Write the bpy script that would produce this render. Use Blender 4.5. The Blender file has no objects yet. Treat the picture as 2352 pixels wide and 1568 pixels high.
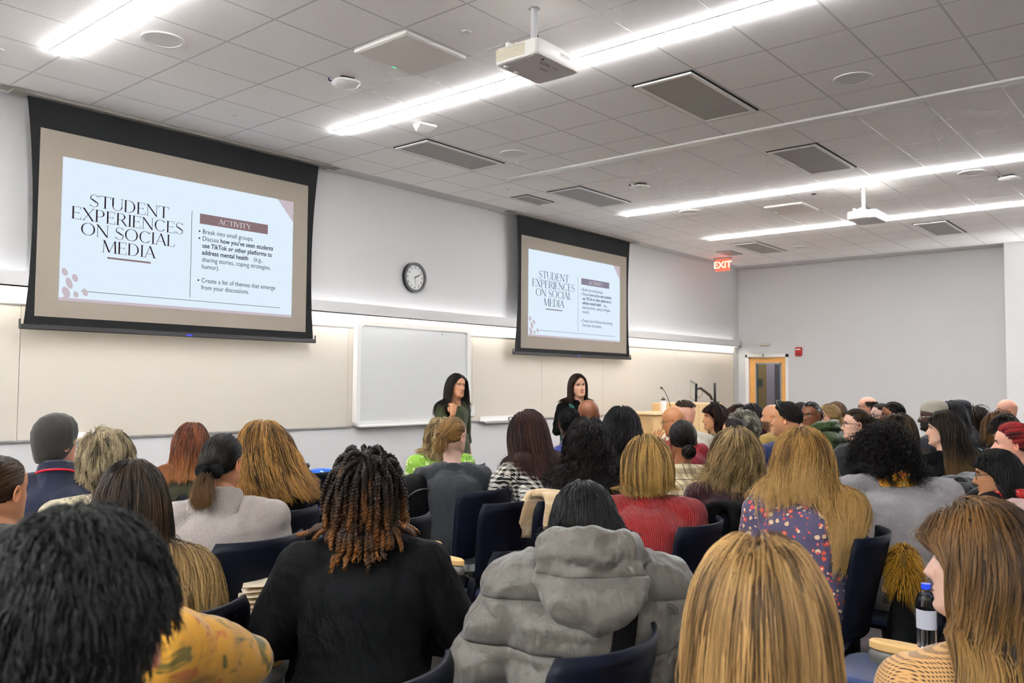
import bpy, math, random
import numpy as np
from mathutils import Matrix, Vector
rng = np.random.default_rng(7); random.seed(7)
C = bpy.context.scene.collection
PI = math.pi
EXPO = 2.25; KX = 2**-EXPO       # camera exposure, and what a displayed brightness of 1 is in the scene
# ---------------------------------------------------------------- materials
_M = {}
def new_mat(name):
    m = bpy.data.materials.new(name); m.use_nodes = True
    nt = m.node_tree; b = nt.nodes['Principled BSDF']
    return m, nt, b
def N(nt, t, **kw):
    n = nt.nodes.new(t)
    for k, v in kw.items():
        if k.startswith('i_'):
            n.inputs[k[2:].replace('_', ' ')].default_value = v
        else: setattr(n, k, v)
    return n
def L(nt, a, b): nt.links.new(a, b)
def rgba(c): return (c[0], c[1], c[2], 1.0)
def hexc(h):
    h = h.lstrip('#'); v = [int(h[i:i+2], 16)/255 for i in (0, 2, 4)]
    return tuple(x/12.92 if x <= .04045 else ((x+.055)/1.055)**2.4 for x in v)
def mat(name, col, rough=.6, metal=0., bump=0., bscale=200., var=0., vscale=8., spec=.5, emit=None, es=1., coat=0., sheen=0.):
    if name in _M: return _M[name]
    if isinstance(col, str): col = hexc(col)
    m, nt, b = new_mat(name)
    b.inputs['Base Color'].default_value = rgba(col); b.inputs['Roughness'].default_value = rough
    b.inputs['Metallic'].default_value = metal; b.inputs['Specular IOR Level'].default_value = spec
    b.inputs['Coat Weight'].default_value = coat; b.inputs['Sheen Weight'].default_value = sheen
    if emit:
        b.inputs['Emission Color'].default_value = rgba(emit); b.inputs['Emission Strength'].default_value = es
    tc = N(nt, 'ShaderNodeTexCoord')
    if bump:
        n = N(nt, 'ShaderNodeTexNoise', i_Scale=bscale, i_Detail=3.0); L(nt, tc.outputs['Object'], n.inputs['Vector'])
        bp = N(nt, 'ShaderNodeBump', i_Strength=min(1, bump), i_Distance=.004); L(nt, n.outputs['Fac'], bp.inputs['Height'])
        L(nt, bp.outputs['Normal'], b.inputs['Normal'])
    if var:
        n = N(nt, 'ShaderNodeTexNoise', i_Scale=vscale, i_Detail=4.0); L(nt, tc.outputs['Object'], n.inputs['Vector'])
        mx = N(nt, 'ShaderNodeMix', data_type='RGBA')
        mx.inputs[6].default_value = rgba([c*(1-var) for c in col]); mx.inputs[7].default_value = rgba([min(1, c*(1+var)) for c in col])
        L(nt, n.outputs['Fac'], mx.inputs[0]); L(nt, mx.outputs[2], b.inputs['Base Color'])
    _M[name] = m; return m
def emis(name, col, s):
    if name in _M: return _M[name]
    m = bpy.data.materials.new(name); m.use_nodes = True; nt = m.node_tree; nt.nodes.clear()
    e = N(nt, 'ShaderNodeEmission'); e.inputs[0].default_value = rgba(col); e.inputs[1].default_value = s
    o = N(nt, 'ShaderNodeOutputMaterial'); L(nt, e.outputs[0], o.inputs[0]); _M[name] = m; return m
def attr_mat(name, rough, spec=.5, sss=0., bump=0, bscale=300, aniso=0.):
    m, nt, b = new_mat(name)
    a = N(nt, 'ShaderNodeAttribute', attribute_name='col'); L(nt, a.outputs['Color'], b.inputs['Base Color'])
    b.inputs['Roughness'].default_value = rough; b.inputs['Specular IOR Level'].default_value = spec
    if sss:
        b.inputs['Subsurface Weight'].default_value = sss; b.inputs['Subsurface Scale'].default_value = .006
        b.inputs['Subsurface Radius'].default_value = (1, .35, .2)
    if bump:
        tc = N(nt, 'ShaderNodeTexCoord'); n = N(nt, 'ShaderNodeTexNoise', i_Scale=bscale, i_Detail=2.0); L(nt, tc.outputs['Object'], n.inputs['Vector'])
        bp = N(nt, 'ShaderNodeBump', i_Strength=bump, i_Distance=.001); L(nt, n.outputs['Fac'], bp.inputs['Height']); L(nt, bp.outputs['Normal'], b.inputs['Normal'])
    return m
SKIN = attr_mat('skin', .45, .4, bump=.15)
HAIR = attr_mat('hair', .45, .17)
# cloth patterns ------------------------------------------------------------
def M2(nt, op, a, b=None):
    n = N(nt, 'ShaderNodeMath', operation=op)
    for i, v in enumerate((a, b)):
        if v is None: continue
        if isinstance(v, (int, float)): n.inputs[i].default_value = v
        else: L(nt, v, n.inputs[i])
    return n.outputs[0]
def MIX(nt, f, a, b):
    n = N(nt, 'ShaderNodeMix', data_type='RGBA')
    if isinstance(f, (int, float)): n.inputs[0].default_value = f
    else: L(nt, f, n.inputs[0])
    for i, v in ((6, a), (7, b)):
        if isinstance(v, tuple): n.inputs[i].default_value = rgba(v)
        else: L(nt, v, n.inputs[i])
    return n.outputs[2]
def cloth(name, kind, cols, rough=.85, scale=1., wr=.5, sheen=.15):
    """cloth material: wrinkle bump everywhere plus a woven, knitted or printed pattern of the given kind"""
    if name in _M: return _M[name]
    cols = [tuple(x*.84 for x in (hexc(c) if isinstance(c, str) else c)) for c in cols]
    m, nt, b = new_mat(name); b.inputs['Roughness'].default_value = rough; b.inputs['Specular IOR Level'].default_value = .25
    dk_ = max(cols[0]) < .012; b.inputs['Sheen Weight'].default_value = 0 if dk_ else sheen; b.inputs['Sheen Roughness'].default_value = .5
    if dk_: cols[0] = tuple(c*.55 for c in cols[0]); b.inputs['Specular IOR Level'].default_value = .12
    b.inputs['Base Color'].default_value = rgba(cols[0])
    tc = N(nt, 'ShaderNodeTexCoord'); P = tc.outputs['Object']
    sp = N(nt, 'ShaderNodeSeparateXYZ'); L(nt, P, sp.inputs[0]); X, Y, Z = sp.outputs
    w = N(nt, 'ShaderNodeTexNoise', i_Scale=9.0, i_Detail=2.5, i_Distortion=.6); 
    mp = N(nt, 'ShaderNodeMapping'); mp.inputs['Scale'].default_value = (1, 1, .55); L(nt, P, mp.inputs[0]); L(nt, mp.outputs[0], w.inputs['Vector'])
    hts = [(w.outputs['Fac'], .03*wr)]
    ang = M2(nt, 'ADD', X, M2(nt, 'MULTIPLY', Y, .85))        # runs round the body well enough
    fine = N(nt, 'ShaderNodeTexNoise', i_Scale=260.0*scale, i_Detail=2.0); L(nt, P, fine.inputs['Vector'])
    if kind == 'plain':
        hts.append((fine.outputs['Fac'], .0012))
        L(nt, MIX(nt, fine.outputs['Fac'], tuple(c*.8 for c in cols[0]), tuple(min(1, c*1.2) for c in cols[0])), b.inputs['Base Color'])
    elif kind == 'fuzzy':
        f2 = N(nt, 'ShaderNodeTexNoise', i_Scale=60.0*scale, i_Detail=4.0); L(nt, P, f2.inputs['Vector'])
        hts.append((f2.outputs['Fac'], .01/scale**.8))
        L(nt, MIX(nt, f2.outputs['Fac'], tuple(c*.65 for c in cols[0]), tuple(min(1, c*1.25) for c in cols[0])), b.inputs['Base Color'])
    elif kind == 'rib':
        s = M2(nt, 'SINE', M2(nt, 'MULTIPLY', ang, 620.*scale)); f = M2(nt, 'MULTIPLY_ADD', s, .5); nt.nodes[-1].inputs[2].default_value = .5
        hts.append((f, .005)); L(nt, MIX(nt, f, tuple(c*.6 for c in cols[0]), cols[0]), b.inputs['Base Color'])
    elif kind == 'tweed':
        v = N(nt, 'ShaderNodeTexNoise', i_Scale=150.0*scale, i_Detail=3.0, i_Roughness=.8); L(nt, P, v.inputs['Vector'])
        r = N(nt, 'ShaderNodeMapRange'); r.inputs[1].default_value = .38; r.inputs[2].default_value = .62; L(nt, v.outputs['Fac'], r.inputs[0])
        L(nt, MIX(nt, r.outputs[0], cols[0], cols[1]), b.inputs['Base Color']); hts.append((v.outputs['Fac'], .003))
    elif kind in ('check', 'plaid', 'hound'):
        k = {'check': 150., 'plaid': 26., 'hound': 34.}[kind]*scale
        fx = M2(nt, 'FRACT', M2(nt, 'MULTIPLY', ang, k/2)); fz = M2(nt, 'FRACT', M2(nt, 'MULTIPLY', Z, k/2))
        if kind == 'check':
            a = M2(nt, 'GREATER_THAN', fx, .5); c = M2(nt, 'GREATER_THAN', fz, .5); q = M2(nt, 'MULTIPLY', a, c)
            L(nt, MIX(nt, q, cols[0], cols[1]), b.inputs['Base Color']); hts.append((q, -.002))
        elif kind == 'plaid':
            a = M2(nt, 'GREATER_THAN', fx, .62); c = M2(nt, 'GREATER_THAN', fz, .62)
            t = M2(nt, 'LESS_THAN', M2(nt, 'ABSOLUTE', M2(nt, 'SUBTRACT', fx, .3)), .03); t2 = M2(nt, 'LESS_THAN', M2(nt, 'ABSOLUTE', M2(nt, 'SUBTRACT', fz, .3)), .03)
            k1 = MIX(nt, M2(nt, 'MULTIPLY', a, .6), cols[0], cols[1]); k2 = MIX(nt, M2(nt, 'MULTIPLY', c, .6), k1, cols[1])
            L(nt, MIX(nt, M2(nt, 'MULTIPLY', M2(nt, 'MAXIMUM', t, t2), .8), k2, cols[2]), b.inputs['Base Color'])
        else:
            a = M2(nt, 'GREATER_THAN', fx, .5); c = M2(nt, 'GREATER_THAN', fz, .5)
            d = M2(nt, 'GREATER_THAN', M2(nt, 'FRACT', M2(nt, 'MULTIPLY', M2(nt, 'ADD', M2(nt, 'MULTIPLY', ang, k/2), M2(nt, 'MULTIPLY', Z, k/2)), 2.)), .5)
            same = M2(nt, 'MULTIPLY', a, c); one = M2(nt, 'SUBTRACT', M2(nt, 'MAXIMUM', a, c), same)
            q = M2(nt, 'ADD', same, M2(nt, 'MULTIPLY', one, d))
            L(nt, MIX(nt, q, cols[0], cols[1]), b.inputs['Base Color'])
    elif kind == 'floral':
        # blossoms: petalled discs round random cell points, each cell its own colour
        base = cols[0]; out = None
        for sc, th, off in ((9.5*scale, .36, 0.), (13.*scale, .30, 3.7)):
            mp2 = N(nt, 'ShaderNodeMapping'); mp2.inputs['Location'].default_value = (off, off*.7, off*.3); L(nt, P, mp2.inputs[0])
            v = N(nt, 'ShaderNodeTexVoronoi', i_Scale=sc*2.2, i_Randomness=1.0); L(nt, mp2.outputs[0], v.inputs['Vector'])
            pn = N(nt, 'ShaderNodeTexNoise', i_Scale=sc*7, i_Detail=1.0); L(nt, P, pn.inputs['Vector'])
            d = M2(nt, 'ADD', v.outputs['Distance'], M2(nt, 'MULTIPLY', M2(nt, 'SUBTRACT', pn.outputs['Fac'], .5), .22))
            petal = M2(nt, 'LESS_THAN', d, th); heart = M2(nt, 'LESS_THAN', d, th*.35)
            sc3 = N(nt, 'ShaderNodeSeparateColor'); L(nt, v.outputs['Color'], sc3.inputs[0])
            pick = N(nt, 'ShaderNodeValToRGB'); pick.color_ramp.interpolation = 'CONSTANT'; L(nt, sc3.outputs[0], pick.inputs[0])
            el = pick.color_ramp.elements; el[0].position = 0; el[0].color = rgba(cols[1]); el[1].position = .36; el[1].color = rgba(cols[2])
            e = el.new(.66); e.color = rgba(cols[3])
            keep = M2(nt, 'MULTIPLY', petal, M2(nt, 'GREATER_THAN', sc3.outputs[1], .42))
            lay = MIX(nt, heart, pick.outputs[0], cols[4])
            out = MIX(nt, keep, base if out is None else out, lay)
        L(nt, out, b.inputs['Base Color'])
    elif kind == 'blotch':
        v = N(nt, 'ShaderNodeTexNoise', i_Scale=16.0*scale, i_Detail=5.0, i_Distortion=1.2); L(nt, P, v.inputs['Vector'])
        r = N(nt, 'ShaderNodeValToRGB'); L(nt, v.outputs['Fac'], r.inputs[0]); el = r.color_ramp.elements
        el[0].position = .34; el[0].color = rgba(cols[2]); el[1].position = .43; el[1].color = rgba(cols[0]); e = el.new(.58); e.color = rgba(cols[0]); e = el.new(.64); e.color = rgba(cols[1])
        L(nt, r.outputs[0], b.inputs['Base Color'])
    elif kind == 'quilt':
        t = M2(nt, 'FRACT', M2(nt, 'MULTIPLY', Z, 11.*scale)); s = M2(nt, 'SINE', M2(nt, 'MULTIPLY', t, PI)); s = M2(nt, 'POWER', s, .45)
        hts.append((s, .03)); hts.append((fine.outputs['Fac'], .0006))
        w2 = N(nt, 'ShaderNodeTexNoise', i_Scale=34.0, i_Detail=2.0, i_Distortion=.8); L(nt, P, w2.inputs['Vector']); hts.append((w2.outputs['Fac'], .006))
    elif kind == 'cable':
        v = N(nt, 'ShaderNodeTexVoronoi', i_Scale=48.0*scale); L(nt, P, v.inputs['Vector'])
        hts.append((v.outputs['Distance'], .012)); L(nt, MIX(nt, v.outputs['Distance'], cols[0], tuple(c*.6 for c in cols[0])), b.inputs['Base Color'])
    tot = None
    for o, k in hts:
        t = M2(nt, 'MULTIPLY', o, k); tot = t if tot is None else M2(nt, 'ADD', tot, t)
    bp = N(nt, 'ShaderNodeBump', i_Strength=1.0, i_Distance=1.0); L(nt, tot, bp.inputs['Height']); L(nt, bp.outputs['Normal'], b.inputs['Normal'])
    _M[name] = m; return m
# ---------------------------------------------------------------- mesh building
class MB:
    def __init__(s): s.v = []; s.f = []; s.n = 0; s.mi = []; s.c = []
    def add(s, v, f, mi=0, col=None):
        v = np.asarray(v, float); s.v.append(v)
        for q in f: s.f.append([i+s.n for i in q]); s.mi.append(mi)
        s.c.append(np.tile(np.asarray(col if col is not None else (1, 1, 1), float), (len(v), 1)) if col is None or np.ndim(col) == 1 else np.asarray(col, float))
        s.n += len(v); return s
    def box(s, lo, hi, mi=0, bev=0., col=None):
        lo = np.minimum(lo, hi).astype(float); hi2 = np.maximum(np.asarray(lo), hi).astype(float)
        if bev <= 0:
            v = [[(lo, hi2)[i][0], (lo, hi2)[j][1], (lo, hi2)[k][2]] for i in (0, 1) for j in (0, 1) for k in (0, 1)]
            return s.add(v, [(0, 1, 3, 2), (4, 6, 7, 5), (0, 4, 5, 1), (2, 3, 7, 6), (0, 2, 6, 4), (1, 5, 7, 3)], mi, col)
        b = min(bev, *(np.asarray(hi2-lo)*.49)); rings = []
        for z, e in ((lo[2], b), (lo[2]+b, 0), (hi2[2]-b, 0), (hi2[2], b)):
            x0, x1, y0, y1 = lo[0]+e, hi2[0]-e, lo[1]+e, hi2[1]-e; k = b if e == 0 else b*.6
            rings.append([(x0+k, y0, z), (x1-k, y0, z), (x1, y0+k, z), (x1, y1-k, z), (x1-k, y1, z), (x0+k, y1, z), (x0, y1-k, z), (x0, y0+k, z)])
        return s.loft(rings, mi, col=col)
    def loft(s, rings, mi=0, caps=True, closed=True, col=None):
        R = np.asarray(rings, float); m, n = R.shape[:2]; f = []
        for i in range(m-1):
            for j in range(n if closed else n-1):
                k = (j+1) % n; f.append((i*n+j, i*n+k, (i+1)*n+k, (i+1)*n+j))
        if caps and closed: f.append(tuple(range(n-1, -1, -1))); f.append(tuple(range((m-1)*n, m*n)))
        return s.add(R.reshape(-1, 3), f, mi, col if col is None or np.ndim(col) == 1 else np.asarray(col).reshape(-1, 3))
    def tube(s, pts, rad, n=10, mi=0, col=None, caps=True, flat=1.0, up=None):
        P = np.asarray(pts, float); m = len(P); r = np.broadcast_to(np.asarray(rad, float), (m,))
        T = np.gradient(P, axis=0); T /= np.linalg.norm(T, axis=1, keepdims=True)+1e-12
        u = np.array(up if up is not None else ((0, 0, 1) if abs(T[0][2]) < .9 else (0, 1, 0)), float); rings = []
        a = np.arange(n)*2*PI/n
        for i in range(m):
            u = u-T[i]*(u@T[i]); u /= np.linalg.norm(u)+1e-12; w = np.cross(T[i], u)
            rings.append(P[i]+r[i]*(np.outer(np.cos(a), w)+flat*np.outer(np.sin(a), u)))
        return s.loft(rings, mi, caps, True, col)
    def ball(s, c, r, n=12, mi=0, col=None):
        r = np.broadcast_to(np.asarray(r, float), (3,)); rings = []
        for i in range(1, n):
            t = PI*i/n; a = np.arange(n*2)*PI/n
            rings.append(np.stack([c[0]+r[0]*math.sin(t)*np.cos(a), c[1]+r[1]*math.sin(t)*np.sin(a), np.full(n*2, c[2]-r[2]*math.cos(t))], 1))
        return s.loft(rings, mi, col=col)
    def disc(s, c, r, n=32, h=.01, axis=2, mi=0, col=None, r2=None):
        a = np.arange(n)*2*PI/n; rings = []
        for k, rr in ((0, r), (h, r if r2 is None else r2)):
            p = np.zeros((n, 3)); p[:, (axis+1) % 3] = rr*np.cos(a); p[:, (axis+2) % 3] = rr*np.sin(a); p[:, axis] = k; rings.append(p+np.asarray(c))
        return s.loft(rings, mi, col=col)
    def ring(s, c, ri, ro, h, n=40, axis=2, mi=0):
        a = np.arange(n)*2*PI/n; v = []
        for rr, k in ((ri, 0), (ro, 0), (ro, h), (ri, h)):
            p = np.zeros((n, 3)); p[:, (axis+1) % 3] = rr*np.cos(a); p[:, (axis+2) % 3] = rr*np.sin(a); p[:, axis] = k; v.append(p+np.asarray(c))
        f = []
        for q in range(4):
            for j in range(n): k = (j+1) % n; w = (q+1) % 4; f.append((q*n+j, q*n+k, w*n+k, w*n+j))
        return s.add(np.concatenate(v), f, mi)
    def sheet(s, G, th, mi=0, col=None):
        """a grid of points G[m,n,3] given thickness th (both faces and rim)"""
        G = np.asarray(G, float); m, n = G.shape[:2]
        du = np.gradient(G, axis=0); dv = np.gradient(G, axis=1); nn = np.cross(du, dv); nn /= np.linalg.norm(nn, axis=2, keepdims=True)+1e-12
        A = (G+nn*th/2).reshape(-1, 3); B = (G-nn*th/2).reshape(-1, 3); k = m*n; f = []
        for i in range(m-1):
            for j in range(n-1):
                a, b, c, d = i*n+j, i*n+j+1, (i+1)*n+j+1, (i+1)*n+j; f.append((a, d, c, b)); f.append((k+a, k+b, k+c, k+d))
        edge = [j for j in range(n)]+[i*n+n-1 for i in range(1, m)]+[(m-1)*n+j for j in range(n-2, -1, -1)]+[i*n for i in range(m-2, 0, -1)]
        for a, b in zip(edge, edge[1:]+edge[:1]): f.append((a, b, k+b, k+a))
        return s.add(np.concatenate([A, B]), f, mi, col)
    def move(s, R=None, t=(0, 0, 0)):
        s.v = [(v@np.asarray(R).T if R is not None else v)+np.asarray(t) for v in s.v]; return s
    def build(s, name, mats, parent=None, smooth=True, colors=False, bev=0., loc=None):
        me = bpy.data.meshes.new(name); V = np.concatenate(s.v); me.from_pydata(V.tolist(), [], s.f)
        if not isinstance(mats, (list, tuple)): mats = [mats]
        for m in mats: me.materials.append(m)
        if len(mats) > 1: me.polygons.foreach_set('material_index', np.array(s.mi, dtype=np.int32))
        if colors: set_col(me, np.concatenate(s.c))
        if smooth: me.polygons.foreach_set('use_smooth', np.ones(len(me.polygons), dtype=bool))
        o = bpy.data.objects.new(name, me); C.objects.link(o)
        if smooth == 'auto':
            me.set_sharp_from_angle(angle=math.radians(35))
        if parent: o.parent = parent
        if loc is not None: o.location = loc
        return o
def set_col(me, c):
    a = me.color_attributes.new('col', 'FLOAT_COLOR', 'POINT')
    d = np.ones((len(me.vertices), 4), np.float32); d[:, :3] = c; a.data.foreach_set('color', d.ravel())
def tag(o, label, cat, group=None):
    o['label'] = label; o['category'] = cat
    if group: o['group'] = group
    return o
def struct(o, label=None):
    o['kind'] = 'structure'
    if label: o['label'] = label
    return o
def empty(name, loc=(0, 0, 0), yaw=0., label=None, cat=None, group=None):
    o = bpy.data.objects.new(name, None); C.objects.link(o); o.location = loc; o.rotation_euler = (0, 0, -math.radians(yaw)); o.empty_display_size = .1
    if label: tag(o, label, cat, group)
    return o
def dup(root, loc, label, yaw=None, group=None):
    r = root.copy(); C.objects.link(r); r.location = loc; r['label'] = label
    if yaw is not None: r.rotation_euler = (0, 0, -math.radians(yaw))
    if group: r['group'] = group
    for ch in list(root.children):
        c = ch.copy(); C.objects.link(c); c.parent = r
        for g in list(ch.children):
            d = g.copy(); C.objects.link(d); d.parent = c
    return r
def nrm(v): v = np.asarray(v, float); return v/(np.linalg.norm(v, axis=-1, keepdims=True)+1e-12)

# ================================================================ the room
XW, YW, ZC, XL, YB = 15.86, 7.43, 3.90, -2.6, -4.6
def wallmat(name, col, rough=.55):
    return mat(name, col, rough, bump=.25, bscale=90., var=.02, vscale=.7, spec=.3)
M_wall = wallmat('wall paint', '#cbcac9'); M_low = wallmat('front wall paint below the boards', '#d9d8d8')
M_white = mat('white painted metal', '#e8e6e2', .35); M_alu = mat('brushed aluminium', '#b9b8b5', .35, metal=.6)
M_board = mat('whiteboard enamel', '#d6cfc2', .16, spec=.5, bump=.04, bscale=6.); M_board2 = mat('sliding whiteboard enamel', '#d9dad8', .14, spec=.5)
M_blk = mat('black plastic', '#0b0b0d', .45); M_dk = mat('dark gap', '#060606', .9)
def ceiling_mat():
    m, nt, b = new_mat('acoustic ceiling tile'); tc = N(nt, 'ShaderNodeTexCoord'); P = tc.outputs['Object']
    sp = N(nt, 'ShaderNodeSeparateXYZ'); L(nt, P, sp.inputs[0])
    fx = M2(nt, 'ABSOLUTE', M2(nt, 'SUBTRACT', M2(nt, 'FRACT', M2(nt, 'ADD', M2(nt, 'DIVIDE', M2(nt, 'SUBTRACT', sp.outputs[0], 2.452-6.1), .61), .5)), .5))
    fy = M2(nt, 'ABSOLUTE', M2(nt, 'SUBTRACT', M2(nt, 'FRACT', M2(nt, 'ADD', M2(nt, 'DIVIDE', M2(nt, 'SUBTRACT', sp.outputs[1], 4.573-11.05), .5525), .5)), .5))
    d = M2(nt, 'MINIMUM', M2(nt, 'MULTIPLY', fx, .61), M2(nt, 'MULTIPLY', fy, .5525))
    gap = M2(nt, 'LESS_THAN', d, .0065); bar = M2(nt, 'LESS_THAN', d, .0035)
    n = N(nt, 'ShaderNodeTexNoise', i_Scale=120., i_Detail=4., i_Roughness=.75); L(nt, P, n.inputs['Vector'])
    r = N(nt, 'ShaderNodeMapRange'); r.inputs[1].default_value = .33; r.inputs[2].default_value = .47; L(nt, n.outputs['Fac'], r.inputs[0])
    c = MIX(nt, r.outputs[0], hexc('#e6e1dc'), hexc('#faf7f4')); c = MIX(nt, gap, c, hexc('#aaa59f')); c = MIX(nt, bar, c, hexc('#dcdcdf'))
    L(nt, c, b.inputs['Base Color']); ro = M2(nt, 'SUBTRACT', .9, M2(nt, 'MULTIPLY', bar, .55)); L(nt, ro, b.inputs['Roughness'])
    h = M2(nt, 'ADD', M2(nt, 'MULTIPLY', n.outputs['Fac'], .003), M2(nt, 'MULTIPLY', gap, -.004))
    bp = N(nt, 'ShaderNodeBump', i_Strength=.6, i_Distance=1.); L(nt, h, bp.inputs['Height']); L(nt, bp.outputs['Normal'], b.inputs['Normal'])
    return m
def carpet_mat():
    m, nt, b = new_mat('grey carpet tile'); tc = N(nt, 'ShaderNodeTexCoord'); P = tc.outputs['Object']
    n = N(nt, 'ShaderNodeTexNoise', i_Scale=240., i_Detail=2.); L(nt, P, n.inputs['Vector']); n2 = N(nt, 'ShaderNodeTexNoise', i_Scale=14., i_Detail=4.); L(nt, P, n2.inputs['Vector'])
    f = M2(nt, 'MULTIPLY', n.outputs['Fac'], n2.outputs['Fac'])
    L(nt, MIX(nt, M2(nt, 'MULTIPLY', f, 2.2), hexc('#3a3536'), hexc('#7a706e')), b.inputs['Base Color']); b.inputs['Roughness'].default_value = .95
    bp = N(nt, 'ShaderNodeBump', i_Strength=.5, i_Distance=.004); L(nt, n.outputs['Fac'], bp.inputs['Height']); L(nt, bp.outputs['Normal'], b.inputs['Normal']); return m
def quadbox(name, lo, hi, m, **k):
    return MB().box(lo, hi, **k).build(name, m, smooth=False)
struct(quadbox('floor', (XL-.2, YB-.2, -.2), (XW+2.2, YW+.3, 0), carpet_mat()), 'dark grey carpeted floor of the lecture room')
struct(quadbox('ceiling', (XL-.2, YB-.2, ZC), (15.4, YW-.22, ZC+.10), ceiling_mat()), 'white acoustic tile ceiling with narrow grid')
b = MB().box((15.4, YB-.2, ZC-.004), (XW+.3, YW+.3, ZC+.10)).box((XL-.2, YW-.22, ZC-.004), (15.4, YW+.3, ZC+.10))
struct(b.build('ceiling_border', M_wall, smooth=False), 'plain drywall strip round the tiled ceiling')
b = MB().box((XL-.2, YW, 1.10), (XW+.2, YW+.2, ZC)).box((XL-.2, YW, 0), (XW+.2, YW+.2, 1.10), 1)
struct(b.build('wall_front', [M_wall, M_low], smooth=False), 'front wall behind the screens')
# right wall with the doorway cut out, plus the shallow pier
DY0, DY1, DZ = 6.467, 7.203, 2.128
b = MB().box((XW, YB-.2, 0), (XW+.15, DY0-.02, ZC)).box((XW, DY1+.02, 0), (XW+.15, YW, ZC)).box((XW, DY0-.02, DZ+.02), (XW+.15, DY1+.02, ZC))
struct(b.build('wall_right', M_wall, smooth=False), 'right wall with the wooden door')
struct(quadbox('wall_right_pier', (15.44, YB, 0), (XW, 2.67, ZC-.004), wallmat('pier paint', '#dfdedd')), 'pale pier standing forward of the right wall')
struct(quadbox('wall_left', (XL-.2, YB-.2, 0), (XL, YW, ZC), M_wall)); struct(quadbox('wall_back', (XL, YB-.2, 0), (XW, YB, ZC), M_wall))
struct(quadbox('baseboard_front', (XL, YW-.012, 0), (XW, YW, .1), mat('black rubber base', '#26262a', .6)))
# fixed writing wall: enamel panels between the tray line and the valance
b = MB(); xs = [XL, 2.66, 6.0, 8.02, 9.47, 11.02, 13.3, 15.6]
for x0, x1 in zip(xs, xs[1:]): b.box((x0+.002, YW-.014, 1.11), (x1-.002, YW, 2.20), bev=.002)
struct(b.build('wall_front_writing_panels', M_board, smooth=False), 'cream enamel writing panels covering the front wall')
b = MB().box((XL, YW-.02, 2.20), (15.6, YW, 2.212)).box((XL, YW-.022, 1.095), (6.05, YW, 1.113)).box((7.95, YW-.022, 1.095), (15.7, YW, 1.113)).box((15.6, YW-.02, 1.1), (15.612, YW, 2.212))
struct(b.build('trim_1', M_alu, smooth=False), 'thin metal trim round the writing panels')
UPL = 95.
# valance with cove light below and a faint uplight above
b = MB().box((XL, YW-.15, 2.335), (15.66, YW-.135, 2.46)).box((XL, YW-.15, 2.335), (15.66, YW-.11, 2.345)).box((XL, YW-.135, 2.40), (15.66, YW, 2.408)).box((15.64, YW-.15, 2.335), (15.66, YW, 2.46))
struct(b.build('trim_2', mat('valance paint', '#d2d0cf', .5), smooth=False), 'grey valance ledge along the front wall')
cv = MB().box((XL+.05, YW-.10, 2.352), (15.6, YW-.055, 2.372)).build('cove_light', emis('cove lamp', (1, .93, .82), 4.8), smooth=False)
tag(cv, 'long warm cove light glowing under the grey valance ledge', 'light')
cu = MB().box((XL+.05, YW-.09, 2.412), (15.6, YW-.07, 2.42)).build('cove_uplight', emis('cove uplamp', (.95, .97, 1), 1.8), smooth=False)
tag(cu, 'faint light strip on top of the valance ledge washing the wall upward', 'light')
# added out-of-view fill: left wall and pier troughs that brighten the ceiling
for nm, lo, hi, ax in (('added_fill_trough', (XL+.002, YB+.3, 2.62), (XL+.22, YW-.4, 2.78), 0),):
    t = empty(nm, ((lo[0]+hi[0])/2, (lo[1]+hi[1])/2, lo[2]), 0, 'added white fill trough, out of view, along the %s wall' % ('left', 'back')[ax], 'light'); h = (np.array(hi)-lo)/2
    b = MB().box((-h[0], -h[1], 0), (h[0], h[1], .015))
    for q in (-1, 1): b.box((-h[0], -h[1], .0) if ax else (q*h[0]-.01*q, -h[1], 0), (h[0], -h[1]+.012, .16) if ax and q < 0 else ((h[0], h[1], .16) if not ax and q > 0 else (-h[0]+.012, h[1], .16))) if not ax or q < 0 else b.box((-h[0], h[1]-.012, 0), (h[0], h[1], .16))
    b.build('trough', M_white, t, smooth=False); MB().box((-h[0]+.04, -h[1]+.04, .03), (h[0]-.04, h[1]-.04, .045)).build('lamp', emis('added ceiling fill', (.92, .96, 1), UPL), t, smooth=False)
t = empty('added_fill_trough', (15.2, -2.2, 2.62), 0, 'added white fill trough, out of view, along the pale pier', 'light')  # second added trough, unseen, brightens the right of the ceiling
MB().box((.098, -2.3, 0), (.11, 2.3, .16)).box((.11, -2.3, .0), (.238, -2.2, .03)).box((.11, 2.2, .0), (.238, 2.3, .03)).box((-.11, 2.288, 0), (.11, 2.3, .16)).box((-.11, -2.3, 0), (.11, 2.3, .015)).box((-.11, -2.3, 0), (-.098, 2.3, .16)).build('trough', M_white, t, smooth=False); MB().box((-.07, -2.25, .03), (.03, 2.25, .045)).build('lamp', emis('added pier fill', (.92, .96, 1), 190.), t, smooth=False)
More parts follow.
